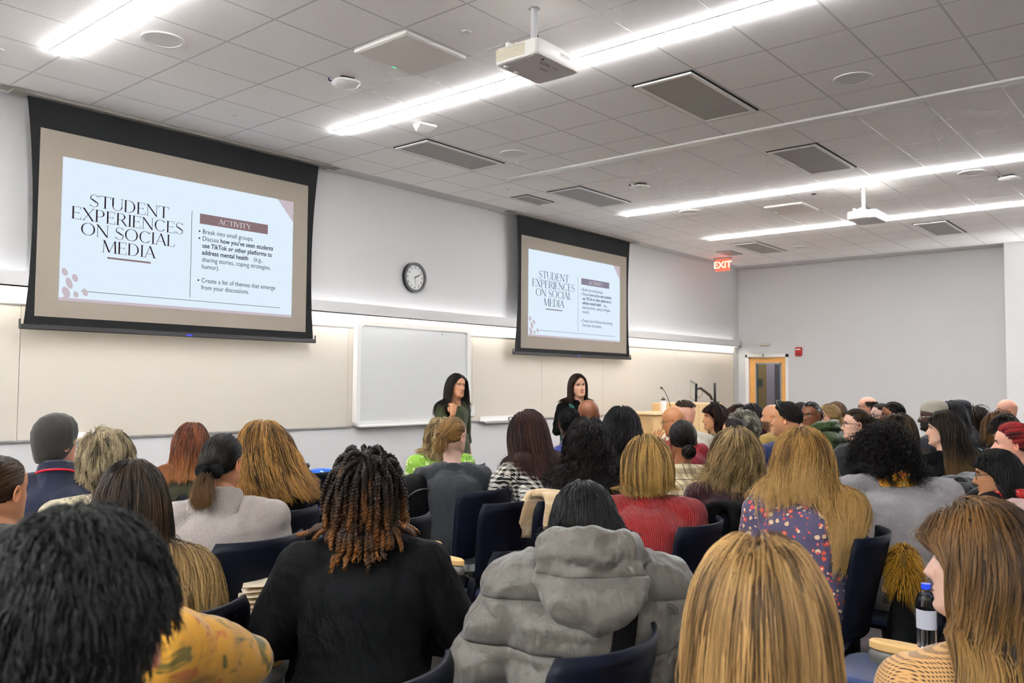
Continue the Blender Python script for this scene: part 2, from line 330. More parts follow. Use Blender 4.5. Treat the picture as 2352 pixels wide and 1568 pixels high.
# sliding whiteboard with its rounded frame
wb = empty('whiteboard', (6.99, YW-.03, 1.09), label='sliding whiteboard in a rounded white frame below the clock', cat='whiteboard')
def rrect(w, h, r, n=7, z=0.):
    p = []
    for cx, cz, a0 in ((w/2-r, h-r, 0), (-w/2+r, h-r, 90), (-w/2+r, r, 180), (w/2-r, r, 270)):
        for i in range(n): a = math.radians(a0+90*i/(n-1)); p.append((cx+r*math.cos(a), z, cz+r*math.sin(a)))
    return np.array(p)
MB().loft([rrect(1.80, 1.16, .05, z=-.02), rrect(1.80, 1.16, .05, z=-.034)]).build('board_surface', M_board2, wb, smooth=False)
a, c = rrect(1.86, 1.20, .085, z=-.02), rrect(1.74, 1.08, .05, z=-.02)+[0, 0, .06]
MB().loft([a+[0, .03, 0], a+[0, -.02, 0], a*[.995, 1, .998]+[0, -.035, 0], c+[0, -.035, 0], c+[0, -.012, 0]], caps=False).build('board_frame', M_white, wb, smooth='auto')
MB().box((-.87, -.075, .0), (.87, -.03, .03), bev=.008).build('pen_tray', M_white, wb, smooth=False)
MB().box((.42, -.04, 1.08), (.425, -.033, 1.12)).build('pen_mark', M_alu, wb, smooth=False)
# trays, brackets and plates on the front wall
def marker_tray(x0, x1, lab):
    t = empty('marker_tray', ((x0+x1)/2, YW-.02, 1.09), label=lab, cat='tray'); w = (x1-x0)/2
    MB().box((-w, -.06, 0), (w, 0, .02), bev=.004).build('shelf', M_white, t, smooth=False); MB().box((-w, -.004, .0), (w, .004, .07)).build('back_strip', M_white, t, smooth=False)
    MB().box((-w+.05, -.05, -.02), (w-.02, -.01, -.001)).build('underside_rail', M_alu, t, smooth=False)
marker_tray(8.17, 9.45, 'long white marker tray on the front wall beside the speaker in green')
marker_tray(2.86, 3.2, 'short marker tray on the wall beside the man in the dark beanie')
tag(MB().box((3.33, YW-.05, 1.13), (3.5, YW-.016, 1.17), bev=.006).build('board_eraser', mat('grey felt', '#777068', .9)), 'small grey board eraser clipped above the tray line behind the short haired person', 'eraser')
def plate(name, x, z, w, h, lab, cat, holes=()):
    t = empty(name, (x, YW-.016 if z > 1.1 else YW, z), label=lab, cat=cat)
    MB().box((-w/2, -.012, -h/2), (w/2, 0, h/2), bev=.004).build('cover_plate', M_white, t, smooth=False)
    for hx, hz in holes: MB().disc((hx, -.0128, hz), .014, 14, .001, 1).build('socket_hole', M_dk, t, smooth=False)
plate('wall_outlet', 6.97, .58, .16, .17, 'white outlet plate with four dark holes low on the front wall', 'outlet', [(-.03, .035), (.03, .035), (-.03, -.035), (.03, -.035)])
plate('switch_plate', 8.0, 1.23, .12, .13, 'blank white switch plate on the wall beside the speaker in green', 'switch plate')
# clock ---------------------------------------------------------------------
ck = empty('wall_clock', (6.975, YW, 2.852), label='round black rimmed wall clock with white face above the valance ledge', cat='clock')
MB().ring((0, -.045, 0), .148, .18, .045, 48, 1).build('rim', M_blk, ck, smooth='auto'); MB().disc((0, -.03, 0), .155, 48, .028, 1).build('face', mat('clock face', '#dcdcda', .5), ck, smooth=False)
def text(s, size, parent, m, loc, name, align='CENTER', rot=(PI/2, 0, 0), ext=.0008, bold=0., spacing=1., yalign='CENTER', line=1., sx=1.):
    cu = bpy.data.curves.new(name, 'FONT'); cu.body = s; cu.size = size; cu.align_x = align; cu.align_y = yalign; cu.extrude = ext; cu.offset = bold
    cu.space_character = spacing; cu.space_line = line; cu.resolution_u = 3; cu.materials.append(m)
    tmp = bpy.data.objects.new(name, cu); C.objects.link(tmp); me = bpy.data.meshes.new_from_object(tmp); bpy.data.objects.remove(tmp); bpy.data.curves.remove(cu)
    me.materials.clear(); me.materials.append(m)
    o = bpy.data.objects.new(name, me); C.objects.link(o); o.parent = parent; o.location = loc; o.rotation_euler = rot; o.scale = (sx, 1, 1); return o
for k in range(1, 13):
    a = k*PI/6; text(str(k), .045, ck, M_blk, (.118*math.sin(a), -.031, .118*math.cos(a)), 'numeral')
for nm, a, l, w in (('hour_hand', 2.2*PI/6, .07, .006), ('minute_hand', 1.98*PI/6*1.06, .10, .004), ('second_hand', 29*PI/30, .085, .0015)):
    h = MB().box((-w, -.034, -.012), (w, -.032, l)).build(nm, M_blk, ck, smooth=False); h.rotation_euler = (0, a, 0)
# ---------------------------------------------------------------- door, fire alarm, exit sign
dr = struct(empty('door_1', (XW, (DY0+DY1)/2, 0)), 'light wooden door with a tall glass pane in the right wall')
M_wood = mat('blond door veneer', '#dfa55a', .4, var=.12, vscale=5.); w = (DY1-DY0)/2
b = MB().box((.02, -w, 0), (.065, w, .12)).box((.02, -w, .12), (.065, -w+.09, 2.02)).box((.02, w-.12, .12), (.065, w, 2.02)).box((.02, -w, 2.02), (.065, w, DZ)).box((.02, -w+.09, .12), (.065, w-.12, .9))
b.build('leaf', M_wood, dr, smooth=False)
M_steel = mat('blue grey steel frame', '#7d8a95', .4, metal=.3)
b = MB()
for lo, hi in (((.012, -w+.09, .9), (.07, -w+.115, 2.02)), ((.012, w-.145, .9), (.07, w-.12, 2.02)), ((.012, -w+.09, 1.995), (.07, w-.12, 2.02)), ((.012, -w+.09, .9), (.07, w-.12, .925))): b.box(lo, hi)
b.build('glazing_frame', M_steel, dr, smooth=False)
def glass(name='clear glass', tint=(1, 1, 1), rough=0.):
    m, nt, bs = new_mat(name); bs.inputs['Transmission Weight'].default_value = 1; bs.inputs['Roughness'].default_value = rough; bs.inputs['IOR'].default_value = 1.45; bs.inputs['Base Color'].default_value = rgba(tint); return m
MB().box((.035, -w+.115, .925), (.041, w-.145, 1.995)).build('glass_pane', glass('door glass', (.9, .95, 1.)), dr, smooth=False)
MB().box((-.06, -w+.03, 1.06), (-.02, w-.03, 1.12), bev=.008).box((-.03, -w+.05, 1.05), (.02, -w+.1, 1.13)).box((-.03, w-.1, 1.05), (.02, w-.05, 1.13)).build('push_bar', M_alu, dr, smooth=False)
b = MB().box((-.02, -w-.06, 0), (.12, -w-.005, DZ+.06)).box((-.02, w+.005, 0), (.12, w+.075, DZ+.06)).box((-.02, -w-.06, DZ+.005), (.12, w+.075, DZ+.065))
b.build('door_frame', M_white, dr, smooth=False)
MB().box((-.09, .06, DZ+.005), (-.02, .38, DZ+.075), bev=.004).box((-.07, -.12, DZ-.005), (-.05, .2, DZ+.01)).build('door_closer', M_alu, dr, smooth=False)
# corridor behind the glass
struct(quadbox('wall_corridor_end', (XW+.15, 7.6, 0), (XW+2.6, 7.7, ZC-.3), mat('corridor wall tan', '#b39a5c', .6)))
struct(quadbox('wall_corridor', (XW+1.74, 7.40, 0), (XW+1.85, 7.6, ZC-.3), mat('corridor wall lilac', '#a79fc0', .6)))
struct(quadbox('wall_corridor_dark', (XW+1.70, 5.2, 0), (XW+1.85, 7.40, ZC-.3), mat('corridor dark reflection', '#3b3f52', .5, var=.5, vscale=30.)))  # reflection in the door glass painted onto this wall as mottled dark blue
struct(quadbox('ceiling_corridor', (XW+.15, 5.2, ZC-.4), (XW+2.6, 7.7, ZC-.3), M_wall))
tag(MB().box((XW+.5, 6.0, 3.45), (XW+.62, 7.5, 3.5)).build('corridor_ceiling_lamp', emis('corridor lamp', (1, .93, .8), 9.), smooth=False), 'ceiling lamp in the corridor behind the glazed door', 'light')
nb = empty('notice_board', (XW+1.36, 7.602, 1.55), label='dark notice board seen on the tan corridor wall through the door glass', cat='board')
for k in range(4): MB().box((-.16+k*.085, -.012, 0), (-.09+k*.085, 0, .17)).build('pinned_sheet', mat('notice sheet %d' % (k % 2), ('#4a4a48', '#6b6a60')[k % 2], .7), nb, smooth=False)
al = empty('fire_alarm', (XW+.002, 6.2, 2.23), label='red fire alarm strobe on the right wall beside the door', cat='alarm')
MB().box((-.05, -.065, -.085), (0, .065, .085), bev=.012).build('housing', mat('alarm red', '#b5161b', .35), al, smooth=False)
MB().box((-.062, -.05, .03), (-.048, .05, .055), bev=.005).build('strobe_lens', mat('strobe lens', '#f0e6e2', .2), al, smooth=False)
MB().box((-.054, -.04, -.07), (-.049, .04, -.02)).build('sounder_slots', mat('alarm dark red', '#7c0d10', .5), al, smooth=False)
tag(MB().box((XW-.05, 6.77, 2.36), (XW+.002, 6.97, 2.405), bev=.01).build('door_sensor', mat('sensor beige', '#c9c1b2', .5)), 'small beige motion sensor above the wooden door', 'sensor')
ex = empty('exit_sign', (14.2, 6.95, ZC), label='glowing red EXIT sign hanging from the ceiling near the far corner', cat='sign')
MB().box((-.04, -.16, -.03), (.04, .16, 0)).build('canopy', M_alu, ex, smooth=False)
b = MB().box((-.006, -.14, -.24), (.006, .14, -.03)); b.build('sign_panel', mat('red sign panel', '#c8281f', .3, emit=(1, .06, .03), es=3.2*KX), ex, smooth=False)
text('EXIT', .17, ex, emis('exit letters', (1, .42, .3), 3.0*KX), (-.008, 0, -.135), 'lettering', rot=(PI/2, 0, -PI/2), bold=.004)
# ---------------------------------------------------------------- ceiling fittings
M_strip = emis('strip lamp', (.96, .975, 1.), 17.)
def strip(x, y0, y1, lab):
    t = empty('strip_light', (x, (y0+y1)/2, ZC-.0015), label=lab, cat='light', group='linear ceiling lights'); h = (y1-y0)/2
    MB().box((-.046, -h, -.022), (.046, h, -.002)).build('diffuser', M_strip, t, smooth=False)
    MB().box((-.056, -h-.008, -.006), (.056, h+.008, .0)).build('trim', M_white, t, smooth=False)
strip(2.41, 3.8, 6.22, 'linear ceiling light nearest the first screen, left of the round speaker')
strip(4.85, 1.3, 6.2, 'linear ceiling light passing beside the large projector')
strip(9.73, 1.0, 6.2, 'linear ceiling light ending above the second screen')
strip(12.19, 1.0, 6.2, 'linear ceiling light passing beside the far projector')
rl = tag(MB().box((7.16, 1.0, ZC-.02), (7.27, 6.12, ZC), bev=.004).build('ceiling_rail', M_white, smooth=False), 'unlit white ceiling rail running between the vents', 'rail')
M_grille = None
def grille_mat():
    m, nt, b = new_mat('egg crate grille'); tc = N(nt, 'ShaderNodeTexCoord'); sp = N(nt, 'ShaderNodeSeparateXYZ'); L(nt, tc.outputs['Object'], sp.inputs[0])
    f = None
    for i in (0, 1):
        t = M2(nt, 'GREATER_THAN', M2(nt, 'FRACT', M2(nt, 'MULTIPLY', sp.outputs[i], 60.)), .68); f = t if f is None else M2(nt, 'MAXIMUM', f, t)
    L(nt, MIX(nt, f, hexc('#4a4644'), hexc('#c9c4be')), b.inputs['Base Color']); b.inputs['Roughness'].default_value = .5
    bp = N(nt, 'ShaderNodeBump', i_Strength=.6, i_Distance=.01); L(nt, f, bp.inputs['Height']); L(nt, bp.outputs['Normal'], b.inputs['Normal']); return m
M_grille = grille_mat()
def vent(x0, x1, y0, y1, lab, fr=.05):
    t = empty('ceiling_vent', ((x0+x1)/2, (y0+y1)/2, ZC), label=lab, cat='vent', group='ceiling air vents'); w, h = (x1-x0)/2, (y1-y0)/2
    MB().box((-w, -h, -.004), (w, h, 0)).build('dark_gap', M_dk, t, smooth=False)
    b = MB()
    for lo, hi in (((-w+.02, -h+.02), (w-.02, -h+fr)), ((-w+.02, h-fr), (w-.02, h-.012)), ((-w+.02, -h+fr), (-w+fr, h-fr)), ((w-fr, -h+fr), (w-.02, h-fr))): b.box((*lo, -.016), (*hi, -.003))
    b.build('frame', M_white, t, smooth=False); MB().box((-w+fr, -h+fr, -.011), (w-fr, h-fr, -.004)).build('grille', M_grille, t, smooth=False)
for v in ((5.51, 6.68, 2.93, 3.45, 'large ceiling vent nearest the large projector'), (5.52, 6.66, 5.71, 6.19, 'long ceiling vent between the first screen and the unlit rail'),
          (7.94, 9.10, 2.91, 3.42, 'ceiling vent just beyond the unlit rail, middle of the ceiling'), (7.98, 9.11, 5.70, 6.19, 'ceiling vent nearest the second screen'),
          (7.95, 8.50, 6.46, 6.73, 'small ceiling vent close to the front wall beside the second screen', .03), (12.82, 14.02, 2.9, 3.36, 'ceiling vent beyond the far projector'),
          (12.9, 14.13, 5.71, 6.19, 'ceiling vent near the exit sign'), (13.5, 14.0, 6.46, 6.73, 'small ceiling vent just above the exit sign', .03)): vent(*v)
def round_speaker(x, y, lab):
    t = empty('ceiling_speaker', (x, y, ZC), label=lab, cat='speaker', group='round ceiling speakers')
    MB().ring((0, 0, -.008), .118, .14, .008, 40).build('rim', M_white, t, smooth='auto'); MB().disc((0, 0, -.006), .119, 40, .005).build('grille', mat('speaker mesh', '#e4e0dc', .6), t, smooth=False)
for x, y, l in ((2.77, 5.43, 'round ceiling speaker above the first screen'), (6.43, 5.41, 'round ceiling speaker beside the long vent'), (6.43, 2.08, 'round ceiling speaker beyond the large vent near the frame edge'),
                (10.11, 5.42, 'round ceiling speaker under the light above the second screen'), (10.11, 2.03, 'round ceiling speaker beside the far access point'), (13.86, 5.38, 'round ceiling speaker nearest the exit sign')): round_speaker(x, y, l)
def mic_panel(x0, x1, y0, y1, lab):
    t = empty('ceiling_panel', ((x0+x1)/2, (y0+y1)/2, ZC), label=lab, cat='ceiling panel', group='square microphone panels'); w, h = (x1-x0)/2, (y1-y0)/2
    MB().box((-w, -h, -.02), (w, h, 0), bev=.006).build('housing', M_white, t, smooth=False); MB().box((-w+.02, -h+.02, -.022), (w-.02, h-.02, -.019)).build('fabric_face', mat('panel cloth', '#efe9e3', .8), t, smooth=False)
    MB().box((.05, h-.02, -.024), (.09, h-.012, -.019)).build('status_lamp', emis('green lamp', (.1, 1, .5), 1.2*KX), t, smooth=False)
mic_panel(3.70, 4.28, 4.04, 4.57, 'square white ceiling microphone panel left of the large projector'); mic_panel(10.41, 11.0, 4.01, 4.52, 'square white ceiling microphone panel left of the far projector')
def access_point(x, y, lab, yaw):
    t = empty('access_point', (x, y, ZC), yaw, lab, 'access point', 'wireless access points')
    r = rrect(.2, .2, .07); P = np.stack([r[:, 0], r[:, 2]-.1, np.zeros(len(r))], 1)
    MB().loft([P*.85+[0, 0, -.022], P+[0, 0, -.03], P+[0, 0, -.045], P*.8+[0, 0, -.06]]).build('shell', M_white, t, smooth='auto')
    MB().box((-.05, -.05, -.024), (.05, .05, 0)).build('mount', M_blk, t, smooth=False); MB().tube([(-.09, .06, -.02), (-.11, .07, -.012), (-.12, .05, -.002)], .006, 8).build('cable', mat('blue cable', '#3a4468', .5), t)
access_point(4.02, 5.05, 'white access point on the ceiling above the first screen', 20); access_point(8.34, 5.1, 'white access point between the second screen and the unlit rail', 20); access_point(10.49, 1.74, 'white access point near the frame edge beyond the far speaker', 20)
lp = empty('presence_sensor', (5.17, 5.38, ZC), 10, 'small white slanted presence sensor beside the long vent', 'sensor')
MB().loft([[(-.08, -.05, -.01), (.08, -.05, -.01), (.08, .05, -.01), (-.08, .05, -.01)], [(-.09, -.06, -.02), (.09, -.06, -.02), (.09, .06, -.02), (-.09, .06, -.02)], [(-.09, -.06, -.035), (.09, -.06, -.035), (.06, .05, -.075), (-.06, .05, -.075)]]).build('cover', M_white, lp, smooth=False)
MB().box((-.06, -.03, -.012), (.06, .03, 0)).build('base', M_blk, lp, smooth=False)
for x, y, l in ((3.97, 3.75, 'beside the microphone panel'), (3.97, 6.5, 'over the first screen'), (7.6, 3.17, 'just beyond the unlit rail'), (7.59, 6.47, 'beside the small vent at the second screen'), (10.08, 6.5, 'over the second screen'), (10.08, 3.74, 'beside the far projector pole'), (2.13, 6.49, 'at the end of the nearest strip light'), (14.42, 6.5, 'just beyond the exit sign')):
    tag(MB().disc((x, y, ZC-.006), .028, 24, .006, r2=.032).build('sprinkler_cover', mat('black disc', '#222222', .5) if 'pole' in l else M_white, smooth='auto'), 'small round sprinkler cover on the ceiling '+l, 'sprinkler', 'sprinkler covers')
# ---------------------------------------------------------------- projectors
M_pj = mat('projector white', '#f1efe9', .4); M_pj2 = mat('projector underside', '#cfcaca', .5)
def projector(px, py, lab, first=None):
    t = empty('projector', (px, py, ZC), label=lab, cat='projector', group='ceiling projectors')
    x0, x1, y0, y1, z0, z1 = -.235, .195, -.21, .115, -.40, -.305
    R = rrect(x1-x0, y1-y0, .03, 5); P = np.stack([R[:, 0]+(x0+x1)/2, R[:, 2]+y0, np.zeros(len(R))], 1); cen = np.array([(x0+x1)/2, (y0+y1)/2, 0])
    sc = lambda k, z: (P-cen)*[k, k, 1]+cen+[0, 0, z]
    MB().loft([sc(.97, z0), sc(1, z0+.008), sc(1, z1-.008), sc(.975, z1)]).build('body', M_pj, t, smooth='auto')
    MB().loft([sc(.9, z0-.003), sc(.95, z0+.001)]).build('underside_panel', M_pj2, t, smooth=False)
    for k in range(9):
        s = MB().box((x0-.004, y0+.09, z0+.014+k*.0085), (x0+.004, y1-.015, z0+.018+k*.0085)).build('vent_slat', mat('slat shade', '#cfc6ae', .6), t, smooth=False)
    MB().disc((x0+.3, y1-.002, (z0+z1)/2), .035, 24, .02, 1).build('lens', glass('lens glass', (.8, .85, 1)), t)
    for q in ((x0+.05, y1-.05), (x0+.16, y1-.04)): MB().disc((q[0], q[1], z0-.012), .016, 16, .012).build('foot', M_pj, t, smooth='auto')
    MB().disc((x0+.1, y0+.035, z0-.004), .009, 14, .006).build('lock_hole', M_dk, t, smooth=False)
    for k, (a, c2) in enumerate((((.2, .12), 'EPSON'),)):
        text(c2, .03, t, mat('grey print', '#a8a49c', .6), (x0+.27, y0-.001, (z0+z1)/2+.006), 'logo', rot=(PI/2, 0, 0), ext=.0004)
    b = MB()
    for q in (.0, .012, .024): b.box((x0+.11+q, y0+.06+q, z0-.0045), (x0+.2+q, y0+.062+q, z0-.003))
    b.box((x0+.2, y0+.13, z0-.0045), (x0+.27, y0+.137, z0-.003)); b.box((x0+.24, y0+.07, z0-.0045), (x0+.29, y0+.074, z0-.003)); b.build('printed_marks', mat('fine print', '#8f8a86', .6), t, smooth=False)
    MB().tube([(0, 0, 0), (0, 0, -.27)], .021, 20).build('pole', mat('pole grey', '#c2c1c4', .35), t, smooth='auto'); MB().ring((0, 0, -.006), .022, .036, .006, 24).build('ceiling_collar', M_alu, t, smooth='auto')
    b = MB().box((-.05, -.05, -.285), (.05, .05, -.262), bev=.006)
    for q in ((-.19, .04), (-.19, .0), (.1, .06), (.1, -.1)): b.tube([(0, 0, -.272), (q[0]*.9, q[1], -.275), (q[0], q[1], -.305)], .008, 8)
    b.box((-.205, .03, -.295), (-.17, .06, -.265), bev=.006).box((-.12, -.02, -.29), (-.075, .02, -.25), bev=.006); b.build('mount_arms', M_pj, t)
    MB().tube([(.012, -.018, -.17), (.02, -.022, -.22), (.07, -.06, -.25), (.11, -.10, -.28), (.13, -.16, -.30)], .004, 8).build('cable', M_blk, t)
projector(3.98, 3.19, 'large white ceiling projector nearest the camera'); projector(10.14, 3.18, 'white ceiling projector farther off beside the last strip light')
# ---------------------------------------------------------------- projection screens and the slide
M_scrblk = mat('black screen fabric', '#040405', .9); M_scr = mat('grey screen fabric', '#8f8579', .8, bump=.1, bscale=400.)
def E(n, h, s): return emis(n, hexc(h), s)
SL = KX
def serif_glyphs():
    """thin-and-thick capital letters as outline strokes: (x0,y0,x1,y1,w) bars and (cx,cy,rx,ry,a0,a1,wthick) arcs, unit cap height"""
    T, h = .105, .028
    G = {}
    def ser(x, y, w=.16): return (x-w/2, y, x+w/2, y, h)
    G['T'] = (.78, [(.39, 0, .39, 1, T), (0, .985, .78, .985, h*1.2), (.012, .985, .012, .80, h), (.768, .985, .768, .80, h), ser(.39, .012, .24)], [])
    G['U'] = (.82, [(.10, 1, .10, .34, T), (.72, 1, .72, .34, h*1.2), ser(.10, .988, .24), ser(.72, .988, .2)], [(.41, .34, .31, .34, 180, 360, T*.7)])
    G['D'] = (.86, [(.12, 0, .12, 1, T), (.02, .986, .38, .986, h), (.02, .014, .38, .014, h)], [(.36, .5, .44, .5, -90, 90, T)])
    G['E'] = (.66, [(.12, 0, .12, 1, T), (.02, .986, .60, .986, h), (.02, .014, .62, .014, h), (.12, .52, .48, .52, h), (.59, .986, .59, .82, h), (.62, .014, .62, .2, h), (.48, .60, .48, .44, h)], [])
    G['N'] = (.86, [(.10, 0, .10, 1, h*1.2), (.76, 0, .76, 1, h*1.2), (.10, .97, .76, .03, T), ser(.10, .012), ser(.76, .988), (.0, .988, .14, .988, h)], [])
    G['X'] = (.80, [(.08, 1, .72, 0, T), (.72, 1, .08, 0, h*1.2), ser(.1, .988, .22), ser(.7, .988, .2), ser(.1, .012, .2), ser(.7, .012, .22)], [])
    G['P'] = (.70, [(.12, 0, .12, 1, T), (.02, .986, .36, .986, h), (.12, .44, .36, .44, h), ser(.12, .012, .24)], [(.36, .713, .28, .273, -90, 90, T)])
    G['R'] = (.78, [(.12, 0, .12, 1, T), (.02, .986, .36, .986, h), (.12, .47, .36, .47, h), ser(.12, .012, .24), (.38, .47, .70, .012, T*.9), (.66, .012, .80, .012, h)], [(.36, .728, .28, .258, -90, 90, T)])
    G['I'] = (.26, [(.13, 0, .13, 1, T), ser(.13, .988, .24), ser(.13, .012, .24)], [])
    G['C'] = (.86, [(.76, .80, .80, .98, h), (.78, .22, .74, .12, h)], [(.46, .5, .42, .5, 42, 318, T)])
    G['S'] = (.62, [(.54, .82, .56, .98, h), (.06, .20, .04, .02, h)], [(.31, .74, .23, .255, 30, 215, T*.55), (.31, .26, .25, .26, -150, 35, T*.55)])
    G['S'][1].append((.11, .64, .53, .36, T))
    G['O'] = (.98, [], [(.49, .5, .46, .505, 0, 360, T)])
    G['L'] = (.62, [(.12, 0, .12, 1, T), (.02, .014, .58, .014, h), (.58, .014, .60, .24, h), ser(.12, .988, .24)], [])
    G['A'] = (.82, [(.06, 0, .42, 1, h*1.3), (.40, 1, .76, 0, T), (.17, .32, .63, .32, h), ser(.06, .012, .2), ser(.76, .012, .24)], [])
    G['M'] = (1.02, [(.10, 0, .14, 1, h*1.2), (.14, 1, .50, .04, T), (.50, .04, .86, 1, h*1.2), (.88, 1, .92, 0, T), ser(.10, .012), ser(.92, .012, .24), (.02, .988, .16, .988, h), (.86, .988, .98, .988, h)], [])
    G['V'] = (.80, [(.06, 1, .42, 0, T), (.42, 0, .74, 1, h*1.2), ser(.06, .988, .22), ser(.74, .988, .18)], [])
    G['Y'] = (.76, [(.06, 1, .40, .45, T), (.40, .45, .70, 1, h*1.2), (.40, 0, .40, .47, T), ser(.06, .988, .2), ser(.70, .988, .18), ser(.40, .012, .22)], [])
    G[' '] = (.34, [], [])
    return G
GL = serif_glyphs()
def serif(s, size, cx, z, y, b, sx=.9, gap=.04):
    wid = sum(GL[c][0]+gap for c in s)-gap; x = cx-wid*size*sx/2
    for c in s:
        wd, bars, arcs = GL[c]
        for x0, y0, x1, y1, w in bars:
            p, q = np.array((x0, y0)), np.array((x1, y1)); d = nrm(q-p); n = np.array((-d[1], d[0]))*w/2
            if abs(d[0]) > .2 and abs(d[1]) > .2: n = np.array((w/2/abs(d[1]), 0))
            P = np.array([p+n, q+n, q-n, p-n]); b.loft([[(x+u*size*sx, y, z+v*size) for u, v in P], [(x+u*size*sx, y-.001, z+v*size) for u, v in P]])
        for ax, ay, rx, ry, a0, a1, w in arcs:
            k = 28; A = np.radians(np.linspace(a0, a1, k)); ww = .028+(w-.028)*np.abs(np.cos(A))**1.3
            o = np.stack([ax+rx*np.cos(A), ay+ry*np.sin(A)], 1); i = np.stack([ax+(rx-ww)*np.cos(A), ay+(ry-np.minimum(ww, .05))*np.sin(A)], 1)
            if w < .09: o, i = np.stack([ax+(rx+ww/2)*np.cos(A), ay+(ry+.014)*np.sin(A)], 1), np.stack([ax+(rx-ww/2)*np.cos(A), ay+(ry-.014)*np.sin(A)], 1)
            g = np.stack([o, i], 1); G3 = np.stack([x+g[..., 0]*size*sx, np.full(g.shape[:2], y), z+g[..., 1]*size], 2); b.sheet(G3, .001)
        x += (wd+gap)*size*sx
def screen(lab, top, bar, gray, slide, dim):
    """top, bar: x extent at ceiling and at the weight bar; gray, slide: (x0,x1,z0,z1)"""
    y = 7.28; cx = (top[0]+top[1])/2; t = empty('projection_screen', (cx, y, 0), label=lab, cat='projection screen', group='projection screens')
    zb = bar[2]; G = []
    for i in range(15):
        k = i/14; z = zb+(ZC-zb)*k; pull = 4*k*(1-k)*.055+(.0 if k > 0 else 0)
        l = bar[0]+(top[0]-bar[0])*k+pull+.03*(1-k)**3*0; r = bar[1]+(top[1]-bar[1])*k-pull
        G.append([(l+(r-l)*j/10-cx, 0, z) for j in range(11)])
    MB().sheet(G, .003).build('black_border', M_scrblk, t, smooth=False)
    MB().box((gray[0]-cx, -.006, gray[2]), (gray[1]-cx, -.0025, gray[3])).build('viewing_surface', M_scr, t, smooth=False)
    MB().box((bar[0]-.03-cx, -.018, zb-.03), (bar[1]+.03-cx, .018, zb+.012), bev=.006).box((bar[0]-.032-cx, -.006, zb), (bar[0]-.022-cx, .006, zb+.05)).box((bar[1]+.022-cx, -.006, zb), (bar[1]+.032-cx, .006, zb+.05)).build('weight_bar', mat('dark grey metal', '#2b2a2a', .45), t, smooth=False)
    MB().box((-.03, -.0195, zb-.022), (.03, -.0175, zb-.006)).build('maker_badge', mat('blue badge', '#3a3fd0', .4), t, smooth=False)
    MB().box((top[0]-.12-cx, -.07, ZC-.03), (top[1]+.12-cx, .06, ZC-.001)).box((top[0]-.2-cx, -.05, ZC-.012), (top[1]+.25-cx, .06, ZC-.002)).build('ceiling_housing', mat('housing grey', '#8b8780', .6), t, smooth=False)
    x0, x1, z0, z1 = slide; W = x1-x0; Hh = z1-z0; X = lambda u: x0-cx+u*W; Z = lambda v: z1-v*Hh
    s = MB().box((X(0), -.009, Z(1)), (X(1), -.0061, Z(0))).build('slide', E('slide white %s' % dim, '#e3f2ff', .98*SL), t, smooth=False)
    mt = E('slide ink '+dim, ('#2b1c22', '#3b4a63')[dim == 'b'], .9*SL); mb_ = E('slide mauve '+dim, ('#8a7377', '#8b8597')[dim == 'b'], 1.*SL); ml = E('slide pale mauve '+dim, '#c9bcc4', 1.*SL); mk = E('slide body ink '+dim, ('#20242f', '#3d4f74')[dim == 'b'], .9*SL)
    b = MB()
    for k, (tx, cy) in enumerate((('STUDENT', .318), ('EXPERIENCES', .422), ('ON SOCIAL', .526), ('MEDIA', .632))): serif(tx, .088*Hh, X(.253), Z(cy), -.0095, b, sx=1.19)
    b.build('slide_title', mt, s, smooth=False)
    # bars, rule lines and dots
    MB().box((X(.170), -.0095, Z(.675)), (X(.339), -.009, Z(.662))).build('title_underline', mb_, s, smooth=False)
    MB().box((X(.5065), -.0095, Z(.90)), (X(.5085), -.009, Z(.225))).build('divider_line', mt, s, smooth=False)
    MB().box((X(.078), -.0095, Z(.9255)), (X(.939), -.009, Z(.922))).build('rule_line', mt, s, smooth=False)
    MB().box((X(.543), -.0095, Z(.315)), (X(.868), -.009, Z(.235))).build('heading_band', mb_, s, smooth=False)
    MB().box((X(0), -.0093, Z(1)), (X(1), -.009, Z(.978))).build('bottom_band', ml, s, smooth=False)
    b = MB(); serif('ACTIVITY', .042*Hh, X(.705), Z(.298), -.0102, b, sx=1.25); b.build('heading_text', E('slide heading ink', '#e6dfe2', SL), s, smooth=False)
    MB().loft([[(X(.915), -.0095, Z(0)), (X(1), -.0095, Z(0)), (X(1), -.0095, Z(.175))], [(X(.915), -.009, Z(0)), (X(1), -.009, Z(0)), (X(1), -.009, Z(.175))]]).build('corner_triangle', ml, s, smooth=False)
    for (u, v, ru, rv, an) in ((.018, .80, .010, .028, 24), (.055, .835, .010, .028, 24), (.035, .875, .011, .04, 22), (.025, .94, .013, .04, 26), (.06, .95, .009, .022, 16), (.092, .93, .009, .028, 26), (.02, .985, .01, .015, 40)):
        A = np.linspace(0, 2*PI, 20, endpoint=False); a = math.radians(an); ex_, ez = ru*W*np.cos(A), rv*Hh*np.sin(A)
        px, pz = ex_*math.cos(a)-ez*math.sin(a), ex_*math.sin(a)+ez*math.cos(a); px = np.maximum(X(u)+px, X(0)); pz = np.maximum(Z(v)+pz, Z(.999))
        MB().loft([np.stack([px, np.full(20, -.0098), pz], 1), np.stack([px, np.full(20, -.0092), pz], 1)]).build('petal_dot', ml, s, smooth=False)
    fs = .052*Hh
    lines = [('Break into small groups.', .375, 0, 1), ('Discuss', .43, 0, 1), ('how you\u2019ve seen students', .43, 1, .082), ('use TikTok or other platforms to', .485, 1, 0), ('address mental health', .54, 1, 0), ('(e.g.,', .54, 0, .243), ('sharing stories, coping strategies,', .595, 0, 0), ('humor).', .65, 0, 0), ('Create a list of themes that emerge', .76, 0, 1), ('from your discussions.', .815, 0, 0)]
